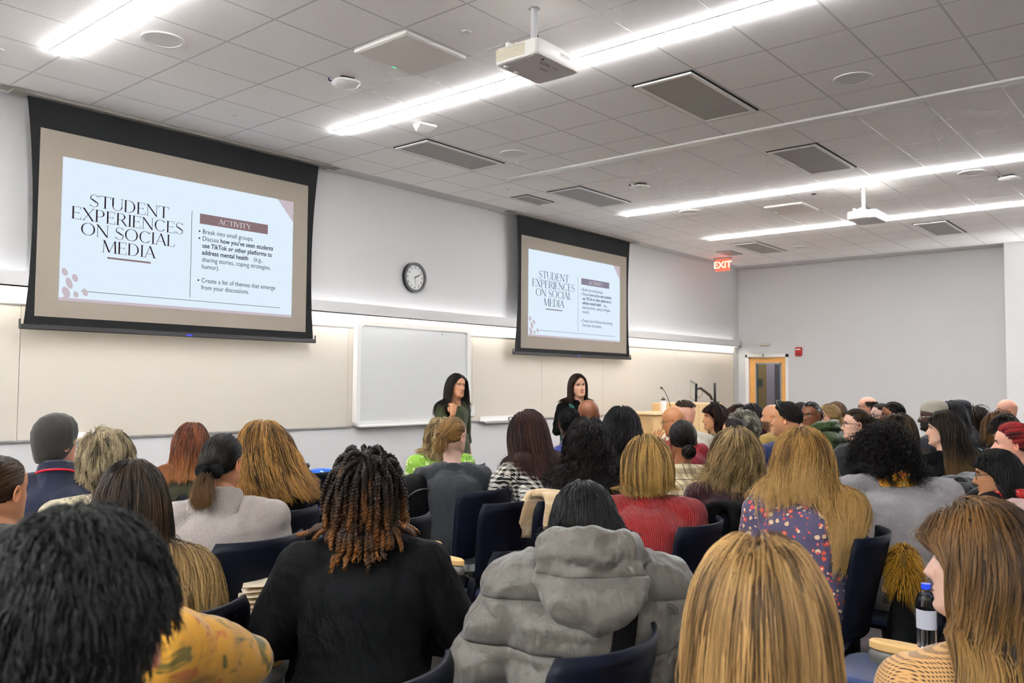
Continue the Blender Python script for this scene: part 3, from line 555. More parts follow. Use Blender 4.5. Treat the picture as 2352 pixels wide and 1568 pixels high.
    for tx, v, bold, off in lines:
        text(tx, fs, s, mk, (X(.556+(off if off < 1 else 0)), -.0094, Z(v)), 'slide_text', 'LEFT', ext=.0003, bold=.0011 if bold else 0, spacing=1.0, sx=.90)
        if off == 1: MB().disc((X(.543), -.0098, Z(v)), .0085, 14, .0008, 1).build('bullet', mk, s, smooth=False)
    return t
screen('projection screen nearest the camera showing the slide, largest in view', (2.598, 5.458), (2.63, 5.42, 2.03), (2.707, 5.319, 2.109, 3.638), (2.885, 5.140, 2.247, 3.436), 'a')
screen('farther projection screen right of the clock showing the same slide', (8.73, 11.58), (8.70, 11.57, 2.01), (8.827, 11.467, 2.075, 3.615), (8.978, 11.272, 2.24, 3.442), 'b')
# ---------------------------------------------------------------- lectern and its things
M_maple = mat('maple laminate', '#dcb987', .45, var=.06, vscale=4.); M_maple2 = mat('maple laminate end', '#d9b27a', .45)
le = empty('lectern', (11.6, 6.56, 0), label='pale maple lectern desk at the front right with monitor and microphone on it', cat='lectern')
MB().box((.02, -.35, .0), (1.06, .35, 1.30), bev=.01).build('cabinet', M_maple, le, smooth=False); MB().box((-1.05, -.32, 0), (.019, .3, 1.15), bev=.01).build('side_wing', M_maple2, le, smooth=False)
for k in range(3): MB().box((.25+k*.24, -.353, .02), (.254+k*.24, -.349, 1.28)).build('panel_joint', mat('joint tan', '#a98c63', .6), le, smooth=False)
MB().box((-1.08, -.35, 1.15), (.019, .33, 1.175), bev=.006).build('wing_top', M_maple, le, smooth=False)
mo = empty('computer_monitor', (12.55, 6.29, 1.30), 0, 'black computer monitor on a swing arm above the lectern', 'monitor')
MB().tube([(0, 0, 0), (0, 0, .32)], .02, 14).box((-.06, -.06, 0), (.06, .06, .02), bev=.005).build('post', M_blk, mo)
MB().tube([(-.02, 0, .05), (-.12, 0, .06), (-.14, 0, .1), (-.2, 0, .13), (-.5, 0, .24), (-.62, 0, .215)], [.02, .02, .025, .03, .025, .018], 10, flat=.7).build('swing_arm', M_blk, mo)
MB().tube([(-.66, 0, .16), (-.58, -.02, .08), (-.45, 0, .12), (-.4, .0, .2)], .004, 6).build('cable', M_blk, mo)
p = MB().box((-.25, -.018, -.14), (.25, .018, .14), bev=.008).box((-.08, -.045, -.08), (.08, -.015, .08), bev=.008); p.move(None, (0, 0, 0)); pn = p.build('display_back', M_blk, mo, smooth=False); pn.location = (-.72, 0, .195); pn.rotation_euler = (0, math.radians(-6), math.radians(38))
q = MB().box((-.235, .0185, -.125), (.235, .02, .125)).build('screen_face', mat('screen glass', '#b8bdb8', .15), mo, smooth=False); q.location = pn.location; q.rotation_euler = pn.rotation_euler
mi = empty('gooseneck_microphone', (11.20, 6.32, 1.175), 0, 'thin gooseneck microphone curving up from the lectern', 'microphone')
MB().disc((0, 0, 0), .035, 20, .02).build('base', M_blk, mi, smooth='auto'); MB().tube([(0, 0, .02), (-.04, 0, .12), (-.12, 0, .24), (-.2, 0, .32), (-.27, 0, .36)], .005, 8).build('gooseneck', M_blk, mi); MB().tube([(-.265, 0, .357), (-.3, 0, .37)], .014, 10).build('capsule', M_blk, mi)
def bottle(loc, r, h, m, capm, lab, neck=.5, handle=False, labm=None):
    t = empty('water_bottle', loc, 0, lab, 'bottle'); a = np.linspace(0, 2*PI, 20, endpoint=False); cs = np.stack([np.cos(a), np.sin(a), 0*a], 1)
    prof = [(.92*r, 0), (r, .01), (r, h*.72), (r*.9, h*.8), (r*neck, h*.9), (r*neck, h*.93)]
    MB().loft([cs*[q, q, 1]+[0, 0, z] for q, z in prof]).build('bottle_body', m, t, smooth='auto')
    MB().loft([cs*[r*neck*1.15, r*neck*1.15, 1]+[0, 0, h*.915], cs*[r*neck*1.15, r*neck*1.15, 1]+[0, 0, h]]).build('cap', capm, t, smooth='auto')
    if handle: MB().tube([(-r*.5, 0, h*.98), (-r*.45, 0, h*1.12), (r*.45, 0, h*1.12), (r*.5, 0, h*.98)], r*.13, 8).build('carry_loop', capm, t)
    if labm: MB().loft([cs*[r*1.01, r*1.01, 1]+[0, 0, h*.3], cs*[r*1.01, r*1.01, 1]+[0, 0, h*.6]], caps=False).build('paper_label', labm, t)
    return t
bottle((11.0, 6.34, 1.175), .045, .2, M_white, M_blk, 'white bottle with black loop lid on the lectern wing', .7, True)

# ================================================================ people
# head in its own frame: x right, y to the face, z up, origin half way between chin and crown
_HT = np.array([  # z front, z back, half width, front y, back y
 (-.205,-.165,.060,.040,-.078),(-.165,-.125,.054,.036,-.076),(-.132,-.085,.052,.044,-.080),(-.121,-.070,.048,.074,-.084),(-.114,-.060,.052,.088,-.088),
 (-.102,-.050,.058,.093,-.092),(-.088,-.040,.062,.090,-.094),(-.070,-.028,.065,.090,-.096),(-.055,-.018,.067,.089,-.098),(-.036,-.006,.070,.088,-.100),
 (-.016,.006,.072,.087,-.102),(.004,.016,.0745,.085,-.104),(.024,.030,.0765,.090,-.105),(.048,.048,.0768,.088,-.103),(.070,.069,.0705,.079,-.094),
 (.088,.087,.060,.066,-.081),(.102,.101,.046,.049,-.064),(.111,.1105,.032,.031,-.047),(.116,.1157,.018,.012,-.030),(.1175,.1175,.002,-.006,-.010)])
EC, ER = np.array((0, -.008, .022)), np.array((.0795, .0985, .0965))
def head_rings(n=44, up=3):
    k = np.arange(len(_HT)); kk = np.linspace(0, len(_HT)-1, (len(_HT)-1)*up+1); T = np.stack([np.interp(kk, k, _HT[:, i]) for i in range(5)], 1)
    ker = np.array([.25, .5, .25])
    for i in range(5): T[1:-1, i] = np.convolve(T[:, i], ker, 'same')[1:-1]
    a = np.linspace(0, 2*PI, n, endpoint=False)+PI/2*0; rings = []
    for zf, zb, w, f, b in T:
        ym = -.012; s, c = np.sin(a), np.cos(a); x = w*np.sign(s)*np.abs(s)**.92
        y = np.where(c > 0, ym+(f-ym)*np.abs(c)**.95, ym-(ym-b)*np.abs(c)**.95); u = np.clip((y-b)/(f-b), 0, 1); z = zb+(zf-zb)*u
        fr = np.clip(c*2.2-.2, 0, 1); g = lambda cx, cz, sx, sz: np.exp(-((np.abs(x)-cx)/sx)**2-((z-cz)/sz)**2)
        no = np.interp(z, [-.053, -.047, -.038, -.022, 0, .018], [0, .011, .030, .022, .010, .001]); nw = np.interp(z, [-.045, -.03, 0], [.0155, .0115, .0085])
        y = y+fr*(no*np.exp(-(x/nw)**2)-.013*g(.031, .003, .016, .012)+.006*g(.028, .021, .022, .007)+.0055*g(0, -.064, .020, .0055)+.006*g(0, -.076, .017, .006)-.005*g(0, -.070, .022, .0025)-.004*g(0, -.087, .02, .006)+.005*g(.044, -.022, .018, .016)+.004*g(0, -.104, .016, .01))
        rings.append(np.stack([x, y, z], 1))
    return np.array(rings)
_HR = {40: head_rings(44, 3), 24: head_rings(28, 2)}
SK = dict(light='#e8b79c', pale='#efc6b1', rosy='#e2a78d', tan='#c98d66', brown='#8a5636', dark='#5f3a26', deep='#4a2c1d', warm='#d79c70')
def head_color(R, skin, beard=None, stub=0., lip=1.):
    c = np.tile(np.array(skin), (R.shape[0], R.shape[1], 1)); x, y, z = R[..., 0], R[..., 1], R[..., 2]
    f = np.clip((y-.03)/.03, 0, 1); m = f*np.exp(-(x/.021)**2-((z+.069)/.0085)**2)[...]*lip
    c = c*(1-m[..., None])+m[..., None]*np.array(skin)*np.array((.86, .42, .42))
    ck = f*np.exp(-((np.abs(x)-.042)/.02)**2-((z+.025)/.02)**2)*.3; c = c*(1-ck[..., None])+ck[..., None]*np.array(skin)*np.array((1.05, .78, .74))
    if stub:
        b = np.clip((y+.02)/.03, 0, 1)*np.clip((-.035-z)/.012, 0, 1)*np.clip((z+.15)/.02, 0, 1)*(1-.8*np.exp(-(x/.02)**2-((z+.069)/.007)**2))
        c = c*(1-stub*b[..., None])+stub*b[..., None]*np.array(beard)
    return c
def rotm(yaw=0, pitch=0, roll=0):
    y, p, r = -math.radians(yaw), -math.radians(pitch), math.radians(roll)
    return np.array(Matrix.Rotation(y, 3, 'Z') @ Matrix.Rotation(p, 3, 'X') @ Matrix.Rotation(r, 3, 'Y'))
def hand(mb, wr, d, n, side, col, curl=.5, sc=1., spread=.12):
    """palm and five fingers; d: direction of the palm, n: back of the hand, side: +1 right hand"""
    d, n = nrm(d), np.asarray(n, float); n = nrm(n-d*(n@d)); w = np.cross(d, n)*side*-1     # w points to the thumb
    P = lambda a, b, c: np.asarray(wr)+sc*(a*d+b*w+c*n)
    A = np.linspace(0, 2*PI, 12, endpoint=False); rings = []
    for a, hw, th in ((-.02, .026, .021), (.0, .029, .02), (.03, .036, .017), (.06, .041, .015), (.085, .041, .012), (.092, .034, .007)):
        rings.append([P(a, hw*math.cos(t), th*math.sin(t)) for t in A])
    mb.loft(rings, col=col)
    for b, ln, r, ra in ((.031, .066, .0088, .088), (.0105, .075, .009, .092), (-.0105, .07, .0088, .09), (-.030, .054, .0078, .083)):
        ang = 0.; p = P(ra-.012, b, .001); pts = [p]; dirb = b*spread/.03
        for q, fl in ((.42, .35), (.33, .55), (.25, .45)):
            ang += curl*fl*1.7; v = nrm(math.cos(ang)*(d+w*dirb)-math.sin(ang)*n); p = p+v*ln*q*sc; pts.append(p)
        pp = []
        for i in range(3): pp += [pts[i], (pts[i]+pts[i+1])/2]
        pp.append(pts[3]); mb.tube(pp, np.array([1, 1.03, .95, .98, .88, .85, .55])*r*sc, 8, col=col)
    p0 = P(.02, .028, -.004); fo = min(1, max(0, curl-.7)/.5); v1 = nrm(d*.65+w*(.75-.45*fo)-n*(.25+.5*fo)); v2 = nrm(d*(.9-.3*fo)+w*(.3-.7*fo)-n*.4*(.5+curl)); v3 = nrm(d*(.95-.6*fo)-w*(.05+.9*fo)-n*.5*(.4+curl)*(1-.7*fo))
    mb.tube([p0, p0+v1*.028*sc, p0+v1*.034*sc+v2*.02*sc, p0+v1*.034*sc+v2*.034*sc, p0+v1*.034*sc+v2*.036*sc+v3*.022*sc], np.array([.013, .0125, .011, .0105, .006])*sc, 8, col=col)
# -------- hair -------------------------------------------------------------
def hairline(d):
    return d[:, 2] > np.interp(d[:, 1], [-1, -.55, -.12, .1, .45, .72, 1], [-.93, -.80, -.28, .05, .40, .58, .64])
def raw_mesh(name, V, F, mats, colr):
    me = bpy.data.meshes.new(name); me.vertices.add(len(V)); me.vertices.foreach_set('co', np.ascontiguousarray(V, np.float32).ravel())
    n = len(F); me.loops.add(4*n); me.loops.foreach_set('vertex_index', np.ascontiguousarray(F, np.int32).ravel()); me.polygons.add(n)
    me.polygons.foreach_set('loop_start', np.arange(0, 4*n, 4, dtype=np.int32)); me.polygons.foreach_set('use_smooth', np.ones(n, dtype=bool))
    me.update(calc_edges=True); me.materials.append(mats); set_col(me, colr); return me
def tubes(P, R, K, sides=3):
    M_, n = P.shape[:2]; T = nrm(np.gradient(P, axis=1)); ref = np.array((.31, .47, .83)); u = nrm(np.cross(T, ref)); w = np.cross(T, u)
    a = np.arange(sides)*2*PI/sides; ring = P[:, :, None]+R[:, :, None, None]*(np.cos(a)[None, None, :, None]*u[:, :, None]+np.sin(a)[None, None, :, None]*w[:, :, None])
    V = ring.reshape(-1, 3); Kc = np.repeat(K.reshape(-1, 3), sides, 0); m, k, j = np.meshgrid(np.arange(M_), np.arange(n-1), np.arange(sides), indexing='ij'); j2 = (j+1) % sides
    b = (m*n+k)*sides; F = np.stack([b+j, b+j2, b+sides+j2, b+sides+j], -1).reshape(-1, 4); return V, F, Kc
def strand_curves(name, P, R, K, parent):
    m, n = P.shape[:2]; cu = bpy.data.hair_curves.new(name); cu.add_curves([n]*m); cu.position_data.foreach_set('vector', np.ascontiguousarray(P, np.float32).ravel())
    a = cu.attributes.get('radius') or cu.attributes.new('radius', 'FLOAT', 'POINT'); a.data.foreach_set('value', np.ascontiguousarray(R, np.float32).ravel())
    c = np.ones((m*n, 4), np.float32); c[:, :3] = K.reshape(-1, 3); a = cu.attributes.new('col', 'FLOAT_COLOR', 'POINT'); a.data.foreach_set('color', c.ravel())
    cu.materials.append(HAIR); o = bpy.data.objects.new(name, cu); C.objects.link(o); o.parent = parent; return o
class Fig: pass
def sim_hair(g, h, name='hair'):
    """grow, comb and drape the strands of one head; h: style settings"""
    r = np.random.default_rng(h.get('seed', 1)); n = h['n']; N_ = h.get('steps', 14); st = h['style']
    d = nrm(r.normal(size=(n*6, 3))); d = d[hairline(d) if not h.get('full') else d[:, 2] > -.85]
    if 'keep' in h: d = d[h['keep'](d)]
    d = d[:n]; n = len(d); lay = r.random(n); vol = h.get('vol', .12)
    toW = lambda q: q@g.R.T+g.C; toH = lambda p: (p-g.C)@g.R
    nh = nrm(d/ER); tan = lambda v: nrm(v-nh*np.sum(v*nh, 1, keepdims=True)+1e-6)
    Ls = h['len']*(1+h.get('lvar', .12)*(r.random(n)-.7)); t = np.linspace(0, 1, N_)
    P = np.zeros((n, N_, 3)); q0 = EC+ER*d*1.02; P[:, 0] = toW(q0); k0 = 1
    px = h.get('part', 0.); s = np.tanh(7*(d[:, 0]-px*np.clip(d[:, 1]+.6, 0, 1)))[:, None]
    if st in ('bun', 'pony'):
        A = np.asarray(h['at'], float); dA = nrm((A-EC)/ER); kg = int(N_*h.get('gfrac', .55)); 
        for k in range(kg+1):
            u = (k/kg); e = nrm(d*(1-u)+dA*u); lift = 1.0+vol*(.25+lay*.75)*np.sin(PI*min(1, u*.9+.1))+.03*u
            q = EC+ER*e*lift[:, None] if np.ndim(lift) else EC+ER*e*lift
            if k == kg: q = q*.3+.7*A+r.normal(size=(n, 3))*.008
            P[:, k] = toW(q)
        k0 = kg+1; v = np.tile(nrm((A-EC)*np.array((1, 1, .2)))@g.R.T, (n, 1))*.6+r.normal(size=(n, 3))*h.get('spread', .25)
        p = P[:, kg]
    else:
        if st == 'down':
            fw_ = np.clip((d[:, 1:2]+.30)/.45, 0, 1)*np.clip(d[:, 2:3]*3+.6, 0, 1); vf = np.hstack([s*(.95-.4*np.abs(d[:, :1])), np.full((n, 1), -.30-.25*h.get('sweep', 0)), np.full((n, 1), -.55)])
            vb = np.hstack([d[:, :1]*.35, np.full((n, 1), -.3), np.full((n, 1), -.9)]); v = tan(vf*fw_+vb*(1-fw_))
        elif st == 'back': v = tan(np.tile((0, -1., -.25), (n, 1)))
        elif st == 'forward': v = tan(np.tile((.25, 1., -.1), (n, 1)))
        elif st == 'side': v = tan(np.tile((1., -.25, -.1), (n, 1)))
        elif st == 'crown': v = tan(np.hstack([d[:, :2], np.full((n, 1), -.3)]))
        else: v = nh+tan(r.normal(size=(n, 3)))*.5
        v = nrm(v+nh*h.get('lift', .15)+r.normal(size=(n, 3))*h.get('mess', .06))@g.R.T; p = P[:, 0]
    grav = h.get('grav', .35); ds = (Ls/(N_-1))[:, None] if st not in ('bun', 'pony') else (h.get('tail', .2)*(.7+.3*r.random(n))/(N_-k0+.01))[:, None]
    inn = h.get('inward', 0.); flow = np.asarray(h.get('flow', (0, 0, 0)), float)
    for k in range(k0, N_):
        v = nrm(v+np.array((0, 0, -grav))+flow*(k/N_)); p2 = p+v*ds
        q = toH(p2)-EC; rad = ER*(1+(.03+vol*(.15+.85*lay))[:, None]*(1. if st != 'out' else .2)); e = q/rad; m = np.linalg.norm(e, axis=1)
        i = m < 1; q[i] = q[i]/m[i, None]; q = q+EC
        if h.get('face', True):
            fq = (q-np.array((0, .085, -.035)))/np.array((.064, .062, .105)); fm = np.linalg.norm(fq, axis=1); i = fm < 1
            q[i, 0] += np.sign(q[i, 0]+1e-5)*(1-fm[i])*.035; q[i, 1] -= (1-fm[i])*.02
        if 'tuck' in h: bk = (q[:, 1] > h['tuck']) & (q[:, 2] < .045); q[bk, 1] -= (q[bk, 1]-h['tuck'])*.45
        if inn: q[:, 0] -= inn*q[:, 0]*(k/N_)**3*.12; q[:, 1] -= inn*(q[:, 1]+.01)*(k/N_)**3*.12
        p2 = toW(q); p2 = g.push(p2, .004+.022*lay)
        nv = nrm(p2-p); v = nrm(.45*v+.55*nv); p = p2; P[:, k] = p
    if 'cut' in h:     # trimmed ends
        X = (P[:, -1]-g.C)@g.R; cut = h['cut'](X[:, 0]) if callable(h['cut']) else np.full(n, float(h['cut'])); zc = g.C[2]+cut+r.normal(size=n)*h.get('ragged', .014)
        below = P[:, :, 2] < zc[:, None]; kf = np.where(below.any(1), below.argmax(1), N_-1).clip(2)/(N_-1); kk = t[None]*kf[:, None]*(N_-1); i0 = np.floor(kk).astype(int).clip(0, N_-2); fr = (kk-i0)[..., None]
        P = np.take_along_axis(P, i0[..., None], 1)*(1-fr)+np.take_along_axis(P, i0[..., None]+1, 1)*fr; Ls = Ls*kf
    # locks: strands drawn to a neighbouring guide
    K = max(4, int(n*h.get('locks', .08))); gi = r.integers(0, n, K); dist = ((d[:, None]-d[gi][None])**2).sum(2)+.15*(lay[:, None]-lay[gi][None])**2; own = np.argmin(dist, 1); cl = gi[own]
    P = P+(P[cl]-P)*(h.get('clump', .5)*t**1.1)[None, :, None]
    if h.get('wave'):
        T = nrm(np.gradient(P, axis=1)); out = nrm(P-g.C-np.array((0, 0, -.05))); sd = nrm(np.cross(T, out)); arc = t[None]*Ls[:, None]; ph = r.random(n)[cl][:, None]*6.28+r.normal(size=(n, 1))*h.get('phj', .35)
        fq = h['freq']*(1+.3*(r.random(n)[cl][:, None]-.5)); am = h['wave']*np.minimum(1, t*h.get('ramp', 2.2))[None]
        P = P+(am*np.sin(6.283*fq*arc+ph))[..., None]*sd+(am*.8*np.cos(6.283*fq*arc+ph))[..., None]*np.cross(sd, T)
    P[:, 1:] += np.cumsum(r.normal(size=(n, N_-1, 3))*h.get('frizz', .0007), 1)*(.55+1.6*(r.random(n) < .04))[:, None, None]*(.6 if h.get('far') else 1.)
    dk, li = np.array(hexc(h['dark'])), np.array(hexc(h['light'])); lum = li.mean(); dk, li = dk*(.5 if lum > .1 else .28), li*(.64 if lum > .1 else .36); f = np.clip(.5+(r.normal(size=n)[cl]*h.get('streak', .33)+r.normal(size=n)*.16)[:, None]+h.get('grad', .15)*(t-.4)[None]+np.zeros((n, N_)), 0, 1)[..., None]
    col = dk*(1-f)+li*f
    if 'tip' in h:
        w = np.clip((t-h.get('tip0', .35))/(1-h.get('tip0', .35)), 0, 1)[None, :, None]*np.where(r.random(n)[cl] < h.get('tipn', 1.), 1, .15)[:, None, None]; col = col*(1-w)+np.array(hexc(h['tip']))*.68*w
    rad = h.get('rad', .0016)*(.75+.5*r.random(n))[:, None]*np.interp(t, [0, .1, .75, 1], [.8, 1, .85, .25])[None]
    if st == 'twist':
        pass
    thick = h.get('sides', 3) > 3; sub = np.arange(n) if thick else np.arange(0, n, max(1, n//h.get('under', 240)))
    ks = np.linspace(0, N_-1, min(N_, 10)).astype(int) if not thick else np.arange(N_); Pu = P[sub][:, ks]; cen = g.C-np.array((0, 0, .03))
    if not thick: Pu = Pu+(P[sub][:, :1]-Pu)*0+nrm(cen-Pu)*np.array((1, 1, 0))*.006*np.minimum(1, np.linspace(0, 3, len(ks)))[None, :, None]
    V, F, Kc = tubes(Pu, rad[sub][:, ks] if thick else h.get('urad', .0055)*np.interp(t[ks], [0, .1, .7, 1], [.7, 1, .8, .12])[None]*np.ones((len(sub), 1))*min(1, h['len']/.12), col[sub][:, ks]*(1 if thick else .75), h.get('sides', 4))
    # scalp cap
    m_, a_ = 18, 36; th = np.linspace(.02, PI*.93, m_); az = np.linspace(0, 2*PI, a_, endpoint=False); D = np.stack([np.outer(np.sin(th), np.sin(az)), np.outer(np.sin(th), np.cos(az)), np.outer(np.cos(th), np.ones(a_))], -1).reshape(-1, 3)
    D2 = D.copy(); ok = hairline(D2)
    if 'keep' in h: ok &= h['keep'](D2)
    cv = toW(EC+ER*D*(1.035+h.get('cap', 0.)*np.clip(D[:, 2:]+.6, 0, 1))); i, j = np.meshgrid(np.arange(m_-1), np.arange(a_), indexing='ij'); j2 = (j+1) % a_
    cf = np.stack([i*a_+j, (i+1)*a_+j, (i+1)*a_+j2, i*a_+j2], -1).reshape(-1, 4); cf = cf[ok[cf].all(1)]
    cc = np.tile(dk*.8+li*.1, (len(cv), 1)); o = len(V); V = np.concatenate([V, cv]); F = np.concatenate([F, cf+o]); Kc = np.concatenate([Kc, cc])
    if st == 'bun':
        nb = 90; ax = nrm(r.normal(size=(nb, 3))*.5+nrm(A-EC)); u = nrm(np.cross(ax, r.normal(size=(nb, 3)))); w = np.cross(ax, u); tt = np.linspace(0, 2*PI*.85, 14); br = h.get('bun', .035)*(.6+.45*r.random(nb))
        B = (A+nrm(A-EC)*h.get('bun', .035)*.55)+br[:, None, None]*(np.cos(tt)[None, :, None]*u[:, None]+np.sin(tt)[None, :, None]*w[:, None]); B = toW(B.reshape(-1, 3)).reshape(nb, 14, 3)
        fb = np.clip(.45+r.normal(size=nb)*.25, 0, 1)[:, None, None]; v2, f2, k2 = tubes(B, np.full((nb, 14), .005), np.broadcast_to(dk*(1-fb)+li*fb, (nb, 14, 3)).copy(), 4); o = len(V); V = np.concatenate([V, v2]); F = np.concatenate([F, f2+o]); Kc = np.concatenate([Kc, k2])
    o = bpy.data.objects.new(name, raw_mesh(name, V, F, HAIR, Kc)); C.objects.link(o); o.parent = g.root
    if not thick: strand_curves('hair_strands', P, rad, col, o)
    return o
def twist_hair(g, h):
    """short two-strand rope twists, dark with golden ends"""
    r = np.random.default_rng(h.get('seed', 5)); n = h['n']; ga = PI*(3-5**.5); i = np.arange(n*2); z = 1-2*(i+.5)/(n*2); d = np.stack([np.sqrt(1-z*z)*np.cos(ga*i), np.sqrt(1-z*z)*np.sin(ga*i), z], 1); d = d[hairline(d)]; n = len(d)
    N_ = 40; Ls = h['len']*(.75+.35*r.random(n)); P = np.zeros((n, N_, 3)); p = (EC+ER*d*1.0)@g.R.T+g.C; P[:, 0] = p; nh = nrm(d/ER)
    c = np.array((0, -.35, .94)); v = nrm((d-c)-nh*np.sum((d-c)*nh, 1, keepdims=True)+nh*.28+r.normal(size=(n, 3))*.10)@g.R.T; lay = r.random(n)
    for k in range(1, N_):
        v = nrm(v+np.array((0, 0, -.2))+r.normal(size=(n, 3))*.06); p2 = p+v*(Ls/(N_-1))[:, None]; q = (p2-g.C)@g.R-EC; rd = ER*(1.12+.22*lay[:, None]); m = np.linalg.norm(q/rd, axis=1); ii = m < min(1, .35+k*.09); sc = np.where(ii, np.minimum(1/np.maximum(m, .3), 1.06), 1); q = q*sc[:, None]+EC
        fq = (q-np.array((0, .09, -.03)))/np.array((.055, .055, .09)); fm = np.linalg.norm(fq, axis=1); jj = fm < 1; q[jj, 0] += np.sign(q[jj, 0]+1e-5)*(1-fm[jj])*.03
        p2 = q@g.R.T+g.C; p2 = g.push(p2, .012+.012*lay); v = nrm(.5*v+.5*nrm(p2-p)); p = p2; P[:, k] = p
    T = nrm(np.gradient(P, axis=1)); u = nrm(np.cross(T, np.array((.3, .5, .8)))); w = np.cross(T, u); t = np.linspace(0, 1, N_); arc = t[None]*Ls[:, None]; VV, FF, KK, o = [], [], [], 0
    gold = np.where(r.random(n) < .5, .9, .2)[:, None]*np.clip((t-.5)*1.9, 0, 1)[None]
    for s in (0, PI):
        ph = 6.283*arc/.021+s; S = P+.0048*(np.cos(ph)[..., None]*u+np.sin(ph)[..., None]*w); fr = np.clip(gold*(.6+.5*r.random((n, N_))), 0, 1)[..., None]
        col = np.array(hexc('#17100c'))*(1-fr)+np.array(hexc(h['tip']))*fr; v2, f2, k2 = tubes(S, np.interp(t, [0, .06, .9, 1], [.004, .0066, .0058, .002])[None]*np.ones((n, 1)), col, 5); VV.append(v2); FF.append(f2+o); KK.append(k2); o += len(v2)
    m_, a_ = 16, 32; th = np.linspace(.02, PI*.93, m_); az = np.linspace(0, 2*PI, a_, endpoint=False); D = np.stack([np.outer(np.sin(th), np.sin(az)), np.outer(np.sin(th), np.cos(az)), np.outer(np.cos(th), np.ones(a_))], -1).reshape(-1, 3); ok = hairline(D)
    cv = (EC+ER*D*1.05)@g.R.T+g.C; i, j = np.meshgrid(np.arange(m_-1), np.arange(a_), indexing='ij'); j2 = (j+1) % a_; cf = np.stack([i*a_+j, (i+1)*a_+j, (i+1)*a_+j2, i*a_+j2], -1).reshape(-1, 4); cf = cf[ok[cf].all(1)]
    VV.append(cv); FF.append(cf+o); KK.append(np.tile(hexc('#0f0b09'), (len(cv), 1)))
    ob = bpy.data.objects.new('hair', raw_mesh('hair', np.concatenate(VV), np.concatenate(FF), HAIR, np.concatenate(KK))); C.objects.link(ob); ob.parent = g.root; return ob
# -------- the figure -------------------------------------------------------
_SW = ([-.1, 0, .12, .3, .5, .7, .82, .9, .96, 1.0], [.165, .178, .172, .150, .156, .174, .168, .125, .082, .064], [.12, .13, .128, .108, .112, .122, .114, .092, .070, .060])
M_jean = cloth('charcoal trousers', 'plain', ['#1b1c20']); M_shoe = mat('black shoe leather', '#0d0c0c', .4)
def garment(name, mb, m, parent, voxel, smooth=6, disp=0.):
    o = mb.build(name, m, parent); r = o.modifiers.new('merge', 'REMESH'); r.mode = 'VOXEL'; r.voxel_size = voxel; r.use_smooth_shade = True
    s = o.modifiers.new('smooth', 'SMOOTH'); s.factor = .5; s.iterations = smooth
    if disp:
        tx = bpy.data.textures.get('folds') or bpy.data.textures.new('folds', 'CLOUDS'); tx.noise_scale = .11; tx.noise_depth = 2
        dm = o.modifiers.new('folds', 'DISPLACE'); dm.texture = tx; dm.strength = disp; dm.texture_coords = 'GLOBAL' if False else 'LOCAL'; dm.mid_level = .5
    return o
